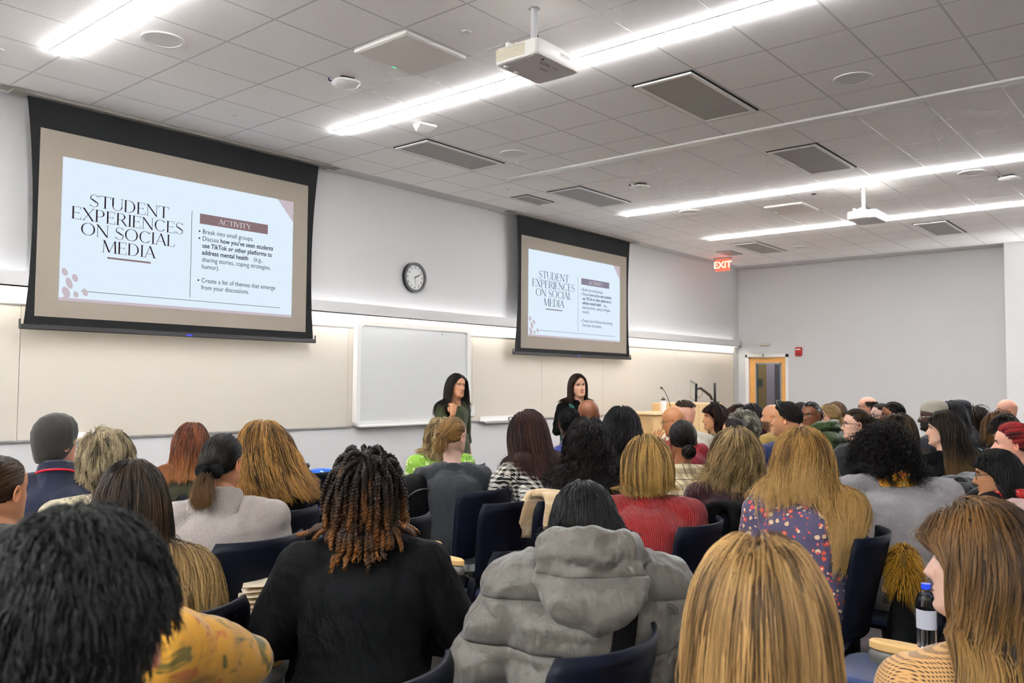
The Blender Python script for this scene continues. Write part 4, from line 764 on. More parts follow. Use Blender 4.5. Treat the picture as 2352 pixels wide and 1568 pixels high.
def person(label, at, face=0., yaw=None, pitch=0., roll=0., lean=.06, side=0., stand=False, B=1., skin='light', hair=None, top=('sweater', None, .012), legs=None, collar=None, arms='lap', L_=None, R_=None,
           glasses=None, beard=None, stub=0., brow='#3a2618', lod=1, folds=.02, hands=True, sleeve=1., neck_up=0., group='seated audience', handcurl=.6, hips_z=None, puff=0., nq=7, nz=0.):
    g = Fig(); at = np.array(at, float); yaw = face*.6+10 if yaw is None else yaw
    f = np.array((math.sin(math.radians(yaw)), math.cos(math.radians(yaw)))); rr = np.array((f[1], -f[0])); hp = at[:2]-lean*f-side*rr
    g.root = empty('person', (hp[0], hp[1], 0), yaw, label, 'person', group); g.hips = hp; g.yaw = yaw
    hz = at[2]; g.C = np.array((side, lean, hz)); g.R = rotm(face-yaw, pitch, roll); sk = np.array(hexc(SK.get(skin, skin)))*.8
    Nk = np.array((side*.85, lean*.82-.03, hz-.185+nz)); Hz = hips_z or (.60 if not stand else hz*.60); Hc = np.array((0, 0, Hz)); mid = (Nk+Hc)/2+np.array((0, -.03-.22*lean, .02))
    spine = lambda s: (1-s)**2*Hc+2*s*(1-s)*mid+s*s*Nk if s >= 0 else Hc+np.array((0, 0, s*.5))
    bulk = top[2] if len(top) > 2 else .012; W = lambda s: np.interp(s, _SW[0], _SW[1])*B; D = lambda s: np.interp(s, _SW[0], _SW[2])*(B*.5+.5)
    g.S = {q: spine(.86)+np.array((q*.172*B, .0, 0)) for q in (-1, 1)}
    zs = np.linspace(0, 1, 24); sc = np.array([spine(s) for s in zs])
    def push(p, off):
        off = np.broadcast_to(off, (len(p),)); z = p[:, 2]; s = np.clip(np.interp(z, sc[:, 2], zs), -.1, .93); cx, cy = np.interp(z, sc[:, 2], sc[:, 0]), np.interp(z, sc[:, 2], sc[:, 1])
        w, dd = W(s)+bulk+off+.012, D(s)+bulk+off+.012; ex, ey = (p[:, 0]-cx)/w, (p[:, 1]-cy)/dd; m = np.sqrt(ex**2+ey**2); i = (m < 1) & (z < Nk[2]+.0)
        k = np.where(i, 1/np.maximum(m, .15), 1); p = p.copy(); p[:, 0] = cx+(p[:, 0]-cx)*k; p[:, 1] = cy+(p[:, 1]-cy)*k
        for a, b_, r0 in ((Nk-[0, 0, .01], g.S[-1], .064+bulk), (Nk-[0, 0, .01], g.S[1], .064+bulk), (Nk, g.C, .056)):
            ab = b_-a; t = np.clip(((p-a)@ab)/(ab@ab), 0, 1); v = p-(a+t[:, None]*ab); m = np.linalg.norm(v, axis=1); i = m < r0+off; p[i] += v[i]/np.maximum(m[i], 1e-4)[:, None]*((r0+off)[i]-m[i])[:, None]
        return p
    g.push = push
    # body: one surface from the hips up through neck and head, arms and hands grown into it
    key = 40 if lod < 2 else 24; HR = _HR[key]; n = HR.shape[1]; a = np.linspace(0, 2*PI, n, endpoint=False); mb = MB()
    HW = HR@g.R.T+g.C; hc = head_color(HR, sk, np.array(hexc(beard)) if beard else None, stub)
    half = rotm((face-yaw)*.5, pitch*.4, roll*.4)
    for i in range(4): HW[i] = HR[i]@(g.R*(i/4)+half*(1-i/4)).T+g.C
    rings = [np.stack([spine(s)[0]+W(s)*.86*np.sin(a), spine(s)[1]+D(s)*.86*np.cos(a), np.full(n, spine(s)[2])], 1) for s in (0, .2, .4, .6, .75, .85, .92)]
    allr = np.concatenate([np.array(rings), HW]); mb.loft(allr, col=np.concatenate([np.tile(sk, (len(rings), n, 1)), hc]))
    nd = sk*.28; mb.tube(np.array([(-.008, .103, -.0475), (-.0045, .106, -.0475)])@g.R.T+g.C, .0026, 6, col=nd); mb.tube(np.array([(.0045, .106, -.0475), (.008, .103, -.0475)])@g.R.T+g.C, .0026, 6, col=nd); mb.tube(np.array([(-.019, .083, -.0685), (-.008, .0915, -.0695), (.008, .0915, -.0695), (.019, .083, -.0685)])@g.R.T+g.C, .0012, 5, col=sk*np.array((.4, .22, .2)))
    for q in (-1, 1):   # ears, eyes, brows
        th, ph = np.meshgrid(np.linspace(0, 2*PI, 14, endpoint=False), np.linspace(0, 1, 5), indexing='ij')
        er = []
        for u in np.linspace(0, 1, 6):
            rr_ = np.interp(u, [0, .25, .55, .8, 1], [.75, 1.0, .96, .6, .12]); dx = np.interp(u, [0, .25, .55, .8, 1], [-.004, .008, .016, .010, .004]); A = np.linspace(0, 2*PI, 14, endpoint=False)
            er.append(np.stack([q*(.0715+dx)+0*A, -.018+.018*rr_*np.cos(A)+.004*np.sin(A)-dx*.4, -.006+.033*rr_*np.sin(A)*np.where(np.sin(A) < 0, .92, 1)], 1))
        mb.loft(np.array(er)@g.R.T+g.C, col=np.tile(sk*np.array((1.02, .86, .82)), (6*14, 1)))
        A = np.array((q*.031, .0615, .0035)); E_ = MB().ball((0, 0, 0), .0125, 8); v = E_.v[0]; lid = (v[:, 2] > .0048) | (v[:, 2] < -.0055); iris = (v[:, 0]**2+v[:, 2]**2 < .0056**2) & (v[:, 1] > 0); pup = v[:, 0]**2+v[:, 2]**2 < .003**2
        ec = np.where(lid[:, None], sk*.85, np.where(iris[:, None], np.array((.06, .035, .02)), np.array((.62, .58, .55)))); ec = np.where((lid & (v[:, 2] > 0) & (v[:, 2] < .0075))[:, None], np.array((.03, .02, .02)), ec)
        mb.add((v+A)@g.R.T+g.C, E_.f, 0, ec)
        bp = np.array([(q*.014, .086, .0185), (q*.026, .087, .0235), (q*.038, .081, .0235), (q*.048, .070, .0185)]); mb.tube(bp@g.R.T+g.C, [.0034, .0042, .0036, .0014], 6, col=np.array(hexc(brow))*.7); mb.tube(np.array([(q*.018, .0715, .004), (q*.026, .0755, .0095), (q*.035, .0735, .0095), (q*.0445, .0645, .004)])@g.R.T+g.C, [.0010, .0018, .0018, .0010], 5, col=np.array((.015, .01, .008)))
    J = {}
    for q, cu in ((-1, L_), (1, R_)):
        S = g.S[q]
        if cu: E_, Wr = np.array(cu[0], float), np.array(cu[1], float)
        elif arms == 'desk': E_, Wr = S+np.array((q*.07, .12, -.23)), np.array((q*.07, lean+.36, Hz+.20))
        elif arms == 'wide': E_, Wr = S+np.array((q*.13, .02, -.24)), np.array((q*.12, lean+.24, Hz+.12))
        elif arms == 'down': E_, Wr = S+np.array((q*.05, -.02, -.29)), S+np.array((q*.06, .05, -.54))
        else: E_, Wr = S+np.array((q*.045, .03, -.26)), np.array((q*.09, lean*.5+.27, Hz+.11))
        J[q] = (S, E_, Wr, cu)
        mb.tube([S, (S+E_)/2, E_, (E_+Wr)/2, Wr], [.045, .042, .036, .032, .023], 10, col=sk)
        if hands:
            fd = nrm(Wr-E_); bk = np.array((q*.15, .1, 1.)) if not cu or len(cu) < 3 else np.array(cu[2], float)
            dr_ = nrm(fd+np.array((-q*.25, .25, -.05))) if not cu or len(cu) < 4 else nrm(cu[3])
            hand(mb, Wr+dr_*.02, dr_, bk, q, sk, handcurl if not cu or len(cu) < 5 else cu[4])
    g.J = J; g.body = mb.build('body', SKIN, g.root, colors=True)
    # clothes
    tm = top[1]; v = {0: .009, 1: .013, 2: .022}[lod]; mb = MB(); s0 = -.12 if not stand else -.2
    pf = lambda s, m=1.: bulk+puff*m*(abs(math.sin(PI*nq*s))**.5-.6)
    mb.loft([np.stack([spine(s)[0]+(W(s)+pf(s))*np.sin(a), spine(s)[1]+(D(s)+pf(s))*np.cos(a), np.full(n, spine(s)[2])+0*a], 1) for s in np.linspace(s0, .955+neck_up, 72 if puff else 16)])
    for q in (-1, 1):
        S, E_, Wr, cu = J[q]; k = sleeve; fa = E_+(Wr-E_)*min(1, k) if k < 1 else Wr
        kp = [S+np.array((-q*.06, 0, .012)), S, (S+E_)/2, E_, (E_+fa)/2, fa]; kr = np.array([.058, .060, .054, .047, .043, .037]); ks = np.linspace(0, 5, 46 if puff else 11)
        mb.tube(np.stack([np.interp(ks, range(6), np.array(kp)[:, i]) for i in range(3)], 1), np.interp(ks, range(6), kr)+np.array([pf(x/5+.03) for x in ks])*np.interp(ks, [0, 5], [1, .75]), 14); mb.ball(S, .062+bulk*(.7 if puff else 1), 8); mb.ball(E_, .046+bulk*.7, 7)
        nk = Nk+np.array((q*.03, 0, -.035)); mb.tube([nk, (nk+S)/2+np.array((0, 0, .012)), S], np.array([.052, .056, .058])+bulk*.8, 12)
    g.top = garment(top[0], mb, tm, g.root, v, 5, folds)
    if collar:
        kind, cm, ht = (collar+(None, .03))[:3] if isinstance(collar, tuple) else (collar, None, .035); cm = cm or tm
        A = np.linspace(0, 2*PI, 32, endpoint=False); Cn = Nk+np.array((0, .005, -.012)); rg = []
        pr = {'crew': [(.10, -.05), (.082, -.02), (.073, .004), (.066, .014), (.057, .008), (.057, -.04)], 'turtle': [(.10, -.05), (.082, -.02), (.070, .01), (.066, .05), (.063, .072), (.057, .07), (.056, .0)], 'shirt': [(.108, -.06), (.094, -.03), (.083, -.004), (.068, .036), (.062, .036), (.064, -.01)],
              'coat': [(.13, -.075), (.112, -.045), (.096, -.005), (.078, .07), (.072, .08), (.066, .07), (.066, -.02)], 'scarf': [(.115, -.05), (.12, -.01), (.108, .03), (.088, .052), (.068, .035), (.068, -.03)]}[kind]
        for ra, z in pr: rg.append(np.stack([Cn[0]+(ra+bulk*.3)*np.sin(A), Cn[1]+(ra*1.02+bulk*.3)*np.cos(A)-.004*(z > .02), Cn[2]+z-.028*np.cos(A)*1.0+.004*np.sin(3*A)*(kind == 'scarf')], 1))
        cb = MB().loft(rg, caps=False); co = cb.build('scarf' if kind == 'scarf' else 'collar', cm, g.root if kind == 'scarf' else g.top)
    # legs
    lm = legs or M_jean; lb = MB()
    for q in (-1, 1):
        if stand: pts, ra = [Hc+[q*.085, 0, .05], [q*.095, .01, Hz*.55], [q*.10, 0, .09]], [.095, .07, .055]
        else: pts, ra = [Hc+[q*.085, 0, -.01], [q*.105, .22, .575], [q*.12, .42, .54], [q*.12, .455, .47], [q*.12, .43, .25], [q*.12, .40, .08]], [.10, .088, .07, .065, .058, .05]
        lb.tube(pts, ra, 12)
        fx = pts[-1]; MB().loft([[(fx[0]+x*.045*k, fx[1]-.07+y, z) for x, y in ((-1, 0), (-1.1, .18), (-.6, .26), (.6, .26), (1.1, .18), (1, 0))] for z, k in ((0, 1), (.04, 1), (.075, .7))]).build('shoe', M_shoe, g.root, smooth='auto')
    lb.ball(Hc, (.17*B, .125, .11), 10); lb.build('trousers', lm, g.root)
    if hair:
        h = dict(hair); h['far'] = lod > 0; rad_mul = {0: 1., 1: 1.25, 2: 2.0}[lod]
        if h['style'] == 'twist': g.hair = twist_hair(g, h)
        else:
            h.setdefault('n', {0: 3600, 1: 1900, 2: 700}[lod]); h['rad'] = h.get('rad', .0016)*rad_mul if 'rad' not in hair else hair['rad']; h.setdefault('steps', {0: 20, 1: 15, 2: 11}[lod]); h.setdefault('seed', abs(int(at[0]*977+at[1]*131)) % 9973); g.hair = sim_hair(g, h)
    if glasses:
        gm = mat('spectacle frame '+glasses, glasses, .3); gb = MB(); A = np.linspace(0, 2*PI, 18)
        for q in (-1, 1):
            gb.tube(np.stack([q*.032+.024*np.cos(A), .0935-.10*np.abs(.024*np.cos(A)*q+.032-.01)**1.2*1.2, -.002+.019*np.sin(A)], 1)@g.R.T+g.C, .0017, 6)
            gb.tube(np.array([(q*.056, .086, .004), (q*.072, .06, .006), (q*.079, -.005, .008), (q*.077, -.03, -.006)])@g.R.T+g.C, .0019, 6)
        gb.tube(np.array([(-.009, .0955, .003), (0, .097, .006), (.009, .0955, .003)])@g.R.T+g.C, .0017, 6); gb.build('glasses', gm, g.root)
    return g
def head_shell(g, name, m, prof, shift=(0, 0, 0), tilt=0., seams=0, wob=0.):
    """hat, hood or beanie: rings (z, half width, half depth, y) in the head frame"""
    A = np.linspace(0, 2*PI, 36, endpoint=False); rg = []
    for z, w, d_, y in prof: rg.append(np.stack([w*np.sin(A), y+d_*np.cos(A), z+tilt*np.cos(A)*d_+wob*np.sin(5*A+z*40)], 1)+np.asarray(shift))
    b = MB().loft(np.array(rg)@g.R.T+g.C); o = b.build(name, m, g.root)
    if seams: 
        s = o.modifiers.new('sub', 'SUBSURF'); s.levels = 1; s.render_levels = 1
    return o
def look(at, tx=8.6, ty=6.3):
    return math.degrees(math.atan2(tx-at[0], ty-at[1]))
# -------- chairs -----------------------------------------------------------
M_ch = mat('navy shell plastic', '#040714', .55, spec=.15); M_pad = mat('blue seat fabric', '#34426f', .9, bump=.4, bscale=500., sheen=.2); M_post = mat('warm grey metal', '#6b655e', .45, metal=.3); M_beam = mat('beam grey', '#7a746a', .45, metal=.3)
M_cap = mat('grey arm cap', '#5a5854', .4); M_arm = mat('beech tablet arm', '#e0b878', .4, var=.1, vscale=9.)
_ch = None
def make_chair():
    t = empty('auditorium_chair', (0, 0, 0), 0, 'x', 'chair', 'navy auditorium chairs')
    G = []
    for i in range(13):          # backrest: rows upward
        v = i/12; z = .53+v*.435; w = np.interp(v, [0, .08, .3, .85, .95, 1], [.205, .215, .225, .24, .232, .214]); y0 = -.17-.10*v**1.1
        G.append([(w*u, y0+.095*(abs(u)**2.2)*(.55+.45*v), z+.0*abs(u)) for u in np.linspace(-1, 1, 21)])
    MB().sheet(G, .012).build('backrest', M_ch, t)
    b = MB()                      # side stiles that run from the back down and forward under the seat
    for q in (-1, 1):
        st = [(q*.2, -.10, .56), (q*.203, -.085, .50), (q*.205, -.075, .455), (q*.20, -.02, .425), (q*.19, .08, .418)]
        MB().tube(st, .016, 8, flat=2.0).build('back_stile', M_ch, t)
    S = [[(.215*u*(1-.08*v), -.10+.46*v, .437+.018*abs(u)**2-.03*max(0, v-.8)*4*(v-.8)*5) for u in np.linspace(-1, 1, 13)] for v in np.linspace(0, 1, 12)]
    MB().sheet(S, .016).build('seat_shell', M_ch, t); Pd = [[(x*.93, y*.96+.006, z+.022-.012*abs(x/.215)**4) for x, y, z in r] for r in S]; MB().sheet(Pd, .024).build('seat_pad', M_pad, t)
    MB().box((-.31, .02, .30), (.31, .10, .37), bev=.006).build('beam', M_beam, t, smooth=False)
    MB().box((-.05, .03, .0), (.05, .09, .30), bev=.008).box((-.06, -.16, 0), (.06, .30, .025), bev=.008).box((-.05, .0, .36), (.05, .12, .42), bev=.006).build('leg', M_post, t, smooth=False)
    for q in (-1,):
        A = np.linspace(0, 2*PI, 24, endpoint=False); ov = lambda w, l, z: np.stack([q*.30+w*np.cos(A), .0+l*np.sign(np.sin(A))*np.abs(np.sin(A))**.8, np.full(24, z)], 1)
        MB().loft([ov(.022, .07, .30), ov(.024, .085, .60)]).build('arm_post', M_post, t, smooth='auto'); MB().loft([ov(.034, .115, .60), ov(.036, .12, .612), ov(.036, .12, .632), ov(.03, .11, .642)]).build('arm_cap', M_cap, t, smooth='auto')
        MB().loft([ov(.026, .105, .643), ov(.034, .118, .65), ov(.034, .118, .672), ov(.026, .108, .68)]).build('tablet_arm', M_arm, t, smooth='auto')
    return t
def chair(x, y, label, yaw=0., tablet=True):
    global _ch
    if _ch is None: _ch = make_chair(); c = _ch; c.location = (x, y, 0); c['label'] = label; c.rotation_euler = (0, 0, -math.radians(yaw))
    else: c = dup(_ch, (x, y, 0), label, yaw)
    return c

# ================================================================ the audience
BLOND = dict(dark='#5d4526', light='#c9a468'); BRN = dict(dark='#1c110a', light='#5a3a22'); BLK = dict(dark='#050404', light='#2a2220'); RED = dict(dark='#3d120e', light='#8e2c22')
cl = cloth
seats = []
def sit(short, label, at, look_yaw, **k):
    """a seated person with a navy chair beneath; short names the person in the chair's label"""
    ch = k.pop('chair', True); cy = k.pop('cyaw', 0.); co_ = k.pop('coff', 0.); g = person(label, at, look_yaw, **k)
    if ch: 
        f = np.array((math.sin(math.radians(cy)), math.cos(math.radians(cy)))); c = g.hips-f*.09+f*co_; chair(c[0], c[1], 'navy shell auditorium chair under '+short, cy); seats.append(g)
    return g
# ---- nearest row
sit('the dark haired man nearest the camera', 'person with short dark hair and one ear showing, nearest the camera, in black', (0.402, 0.943, 1.329), 32, lod=0, pitch=4, B=1.1, top=('black_sweater', cl('black knit', 'plain', ['#0b0b0c']), .015), skin='rosy',
    hair=dict(style='crown', n=12000, len=.045, dark='#020202', light='#120d0a', vol=.16, rad=.0009, keep=lambda d: hairline(d) & ~((np.abs(d[:, 0]) > .72) & (d[:, 2] < .12) & (d[:, 1] > -.5)), grav=.25, mess=.3, lift=.2, frizz=.0012, clump=.55, locks=.06, steps=10, lvar=.4), chair=True)
sit('the woman with smooth blonde hair at the bottom edge', 'person with long smooth honey blonde hair seen from behind at the bottom edge', (1.352, 0.599, 1.216), 64, lod=0, top=('dark_floral_blouse', cl('dark floral', 'blotch', ['#2e3138', '#8a7f86', '#121317'], 1.), .012),
    hair=dict(style='down', n=12000, len=.52, dark='#4a3419', light='#c09860', streak=.30, vol=.24, rad=.0008, part=-.05, clump=.4, locks=.03, frizz=.0006, grad=.1, grav=.5, wave=.004, freq=3, steps=24, tip='#caa064', tip0=.3, tipn=.7))
sit('the woman in the tan checked jacket', 'person with wavy brown and blonde hair in a tan checked jacket, face in profile', (2.089, 0.424, 1.211), 8, lod=0, yaw=40, skin='pale', top=('tan_checked_jacket', cl('tan grid check', 'check', ['#c79a63', '#2c1b10'], scale=2.0), .02), collar='crew', B=1.1,
    hair=dict(style='down', n=11000, len=.56, dark='#241509', light='#7c5a33', tip='#c29a5a', tip0=.35, tipn=.75, vol=.28, rad=.0009, part=.0, cut=-.42, tuck=.01, sweep=1.2, ragged=.05, clump=.6, locks=.03, frizz=.0008, grav=.4, wave=.016, freq=4, ramp=1.4, steps=24))
# ---- second row
g = sit('the woman in the grey puffer jacket', 'person with straight black hair in a bulky grey quilted puffer jacket with the hood down', (2.073, 1.456, 1.180), 46, lod=0, yaw=50, pitch=22, roll=-6, lean=.13, B=1.1, nz=.075, puff=.02, nq=6, folds=.035, arms='wide', skin='tan', chair=False,
    top=('puffer_jacket', cl('grey puffer shell', 'quilt', ['#55514a'], rough=.5, scale=.72, wr=.9), .055), hair=dict(style='down', n=9000, len=.34, cut=.0, ragged=.02, inward=1., dark='#040303', light='#1d1917', vol=.14, rad=.0009, part=.25, clump=.5, locks=.03, frizz=.0006, grav=.55, steps=22))
def hood(g, m, sc=1., name='hood', up=0.):
    A = np.linspace(0, 2*PI, 48, endpoint=False); c0 = (g.S[1]+g.S[-1])*.5+np.array((0, -.03, .07+up)); mb = MB(); rg = []
    zz = [-.185, -.16, -.12, -.07, -.01, .04, .075, .092]; ww = [.03, .085, .13, .158, .165, .15, .125, .06]; dd = [.02, .05, .075, .09, .09, .08, .065, .03]; yy = [-.115, -.13, -.14, -.14, -.125, -.095, -.07, -.06]
    for z in np.linspace(-.185, .092, 26):
        w, d_, y = np.interp(z, zz, ww), np.interp(z, zz, dd), np.interp(z, zz, yy); k = 1+.05*np.sin(4*A+22*z+.6)+.045*np.sin(7*A-38*z)+.03*np.sin(11*A+60*z)
        rg.append(np.stack([c0[0]+sc*w*k*np.sin(A), c0[1]+sc*(y+d_*k*np.cos(A)), c0[2]+sc*z+.012*np.sin(3*A+2)], 1))
    mb.loft(rg)
    for rx, ry, zc, rad, tl, ph in ((.135, .125, .075, .034, .045, 0), (.150, .150, .045, .030, .03, 2.)):
        B = np.linspace(0, 2*PI, 41); P_ = np.stack([c0[0]+sc*rx*np.sin(B), c0[1]+.02+sc*ry*np.cos(B)-.03, c0[2]+sc*(zc-tl*np.cos(B))+.008*np.sin(5*B+ph)], 1)
        mb.tube(P_, sc*rad*(1+.18*np.sin(6*B+ph)+.1*np.sin(11*B)), 12, caps=False)
    return garment(name, mb, m, g.top, .009, 3, .035)
hood(g, cl('grey puffer hood', 'quilt', ['#57524b'], rough=.5, scale=.5, wr=1.3), .90)
st = MB(); St = g.S[1]; st.tube([St+[-.09, -.10, .06], St+[-.10, -.18, .0], St+[-.12, -.235, -.09], St+[-.15, -.265, -.18], St+[-.19, -.27, -.30]], .03, 10, flat=.25, up=(0, 1, 0)); st.build('bag_strap', mat('black webbing', '#040404', .95, spec=.05), g.root)
mk = MB()
for k in range(3): A = np.linspace(0, PI/2, 9); r0 = .012+.008*k; mk.tube(np.stack([St[0]+.015+r0*np.cos(A), 0*A+St[1]-.128, St[2]-.03+r0*np.sin(A)], 1), .0025, 6)
mk.build('chest_mark', mat('dark stitching', '#2f2c29', .8), g.top)
sit('the woman with golden tipped twists', 'person with golden tipped dark rope twists, seen from behind in a black coat', (1.850, 2.182, 1.246), 46, lod=0, yaw=44, B=1.12, skin='brown', top=('black_coat', cl('black wool coat', 'plain', ['#08080a'], wr=.7), .03), collar='coat', hair=dict(style='twist', n=160, len=.215, tip='#6e4318'), arms='wide', coff=.36, cyaw=42)
sit('the woman with long straight brown hair', 'person with very long straight brown hair turning blonde at the ends, in a grey cardigan', (1.258, 2.576, 1.230), 26, lod=0, yaw=26, top=('grey_cardigan', cl('grey melange', 'fuzzy', ['#6b6a68']), .015), roll=-4,
    hair=dict(style='down', n=9500, len=.62, cut=lambda x: -.25-.05*(x > .05), ragged=.03, dark='#1d120a', light='#5c4228', tip='#e0b878', tip0=.45, tipn=.85, vol=.13, rad=.0009, part=.15, clump=.45, locks=.03, frizz=.0006, grav=.5, wave=.008, freq=2.5, steps=26))
g = sit('the woman in the floral blouse', 'person with long strawberry blonde hair in a purple blouse printed with red and cream flowers', (3.863, 1.499, 1.270), 60, lod=0, yaw=66, B=1.1, skin='rosy', cyaw=-6, top=('floral_blouse', cl('purple floral', 'floral', ['#4c4560', '#d2553f', '#e9c9a0', '#c9484a', '#f4ead8'], scale=1.5, wr=.8), .022),
    hair=dict(style='down', n=9500, len=.66, cut=lambda x: np.where(x > .09, -.40, -.095-.4*np.abs(x)), ragged=.05, dark='#6b4a20', light='#d0a25a', streak=.26, tip='#d8b070', tip0=.5, vol=.24, rad=.001, flow=(.06, -.14, 0), inward=.5, part=-.1, clump=.6, locks=.04, frizz=.0012, grav=.42, wave=.010, freq=3.2, steps=24))
g = sit('the curly haired person in the pale grey coat', 'person with a mass of black curls in a pale grey coat and orange scarf', (4.632, 1.368, 1.206), 30, lod=0, yaw=50, pitch=22, lean=.24, nz=.095, B=1.5, arms='desk', skin='tan', top=('grey_coat', cl('pale grey wool', 'fuzzy', ['#969396'], scale=3., wr=.9), .03),
    collar=('scarf', cl('orange yellow scarf', 'blotch', ['#d99a2a', '#a8481e', '#e8c77a'], scale=.6), .05), hair=dict(style='out', n=8000, cut=-.105, ragged=.02, len=.17, dark='#060404', light='#241a15', vol=.5, rad=.0009, lift=.9, mess=.5, clump=.55, locks=.1, wave=.010, freq=26, ramp=3, grav=.13, frizz=.002, steps=26, lvar=.5, face=True))
sit('the person in the yellow floral blouse', 'person in a mustard yellow floral blouse, head hidden behind the dark haired man', (0.759, 1.773, 1.181), 40, lod=1, yaw=28, pitch=45, nz=.15, hips_z=.5, top=('yellow_floral_blouse', cl('yellow floral', 'blotch', ['#bd8a2c', '#a8642a', '#5f5526'], scale=.7, wr=1.1), .022), R_=((.33, .14, .98), (.16, .36, .76)),
    hair=dict(style='bun', at=(0, -.12, .02), len=.2, dark='#3a2712', light='#7a5a34', vol=.05, tail=.05))
# ---- left rows
g = sit('the man in the dark beanie', 'person in a charcoal beanie, glasses and navy jacket with a red lanyard', (1.823, 4.544, 1.274), 68, yaw=25, B=1.15, skin='rosy', glasses='#15151a', top=('navy_jacket', cl('navy fleece', 'plain', ['#11172c'], wr=.7), .022), collar='coat', nz=.02)
head_shell(g, 'beanie', cl('charcoal beanie', 'plain', ['#25221f'], scale=.7), [(-.088, .066, .070, -.042), (-.065, .076, .088, -.034), (-.02, .090, .108, -.022), (.03, .098, .116, -.022), (.07, .095, .114, -.026), (.105, .078, .096, -.032), (.13, .05, .064, -.04), (.142, .02, .028, -.045), (.144, .002, .003, -.045)], tilt=.22, shift=(0, 0, .012))
A = np.linspace(0, 2*PI, 40); c0 = (g.S[1]+g.S[-1])/2+np.array((0, .0, .075)); MB().tube(np.stack([c0[0]+.088*np.sin(A), c0[1]+.09*np.cos(A), c0[2]+.012-.03*np.cos(A)], 1), .008, 8, flat=.5).build('lanyard', mat('lanyard red', '#d3182c', .6), g.root)
sit('the person with short grey blonde hair', 'person with short swept grey blonde hair in a cream cable knit sweater', (1.804, 3.948, 1.229), 50, yaw=22, B=1.12, skin='light', top=('cream_sweater', cl('cream cable knit', 'cable', ['#cfc3a2'], scale=1.2), .03), collar='crew', neck_up=.0,
    hair=dict(style='side', n=6500, len=.10, dark='#463a26', light='#c4b28c', vol=.24, rad=.0011, mess=.12, lift=.10, grav=.24, clump=.6, locks=.05, frizz=.0008, wave=.006, freq=6))
sit('the person with slicked brown hair at the frame edge', 'person with slicked back brown hair, hoop earring and grey knit collar at the frame edge', (1.149, 3.329, 1.204), 58, yaw=25, skin='tan', top=('grey_knit_top', cl('grey knit top', 'fuzzy', ['#55534c']), .02), collar='turtle', hair=dict(style='bun', at=(0, -.13, .0), len=.2, vol=.05, dark='#1f120a', light='#6b4a30', bun=.035, tail=.1, rad=.0018, n=3500))
sit('the woman with chestnut hair by the wall', 'person with straight chestnut hair cut at the shoulders in an olive top, before the wall', (2.680, 4.773, 1.221), 42, yaw=30, top=('olive_top', cl('olive cotton', 'plain', ['#2a2a14']), .02), hair=dict(style='down', n=3200, len=.36, cut=-.17, ragged=.025, dark='#2a120a', light='#8a4a2a', tip='#b07444', tip0=.5, vol=.14, part=0, rad=.0015, grav=.5, wave=.005, freq=4))
g = sit('the woman in the pale wool coat', 'person with black hair gathered low under a dark bow, in a pale grey wool coat', (2.036, 3.360, 1.243), 58, lod=0, yaw=34, B=1.18, skin='tan', cyaw=-5, top=('pale_wool_coat', cl('pale wool coat', 'fuzzy', ['#9a918c'], scale=3.), .03), collar='coat', hair=dict(style='pony', n=4200, at=(0, -.135, -.035), len=.2, vol=.10, dark='#0c0908', light='#3a3028', tip='#6b4a24', tip0=.6, tail=.17, gfrac=.6, rad=.0009, spread=.2))
bw = MB(); cB = np.array((0, -.135, -.02))
for q in (-1, 1): bw.ball(cB+[q*.030, .014, -.004], (.034, .018, .034), 8)
bw.ball(cB+[0, -.012, 0], (.02, .016, .022), 6); bw.move(g.R, g.C); bw.build('hair_bow', cl('black velvet bow', 'plain', ['#08080a']), g.root)
sit('the woman with tousled golden hair', 'person with long tousled golden brown hair over a black sweater, head tipped to one side', (2.601, 3.933, 1.251), 44, yaw=58, roll=10, lean=.1, B=1.15, lod=0, top=('black_sweater', cl('black sweater', 'plain', ['#0d0d0e']), .028), hair=dict(style='down', n=7000, len=.46, cut=lambda x: -.16-.06*(x > 0), ragged=.03, dark='#3e280f', light='#c2904c', vol=.28, part=-.2, rad=.0012, clump=.6, wave=.013, freq=3.5, flow=(.5, -.1, 0), grav=.36, frizz=.0014))
# ---- middle rows
sit('the person in the green leaf print', 'person with curly blonde hair in a bright green leaf print shirt, half hidden', (4.860, 4.830, 1.182), 55, yaw=40, top=('leaf_print_shirt', cl('green leaf print', 'blotch', ['#7fa83a', '#dfe6b8', '#3f6a1e'], scale=1.4), .03), B=1.1, hair=dict(style='down', n=2500, len=.27, cut=-.15, ragged=.03, dark='#6b5432', light='#d6b988', vol=.25, wave=.012, freq=9, rad=.0016))
g = sit('the woman with her hair clipped up', 'person with light brown hair clipped up at the back, in a charcoal shirt', (3.912, 3.774, 1.257), 78, yaw=48, lean=.14, B=1.05, lod=0, skin='pale', glasses='#5a4632', top=('charcoal_shirt', cl('charcoal jersey', 'plain', ['#24262b'], wr=.9), .012), collar='crew', hair=dict(style='bun', n=4500, at=(0, -.128, .0), len=.2, vol=.06, dark='#4b3218', light='#b48a50', bun=.022, tail=.11, gfrac=.6, rad=.0011, spread=.22, frizz=.0008))
b = MB()
for q in (-1, 1):
    for k in range(4): b.tube([np.array((q*.005, -.155, .03)), np.array((q*(.03+.002*k), -.165+.006*k, .02-.012*k)), np.array((q*.012, -.172, -.005-.012*k))], .003, 6)
b.move(g.R, g.C); b.build('hair_claw', mat('tortoise clip', '#5a3a18', .3), g.root)
legs_g = cl('grey corduroy', 'rib', ['#5b584e'], scale=.5)
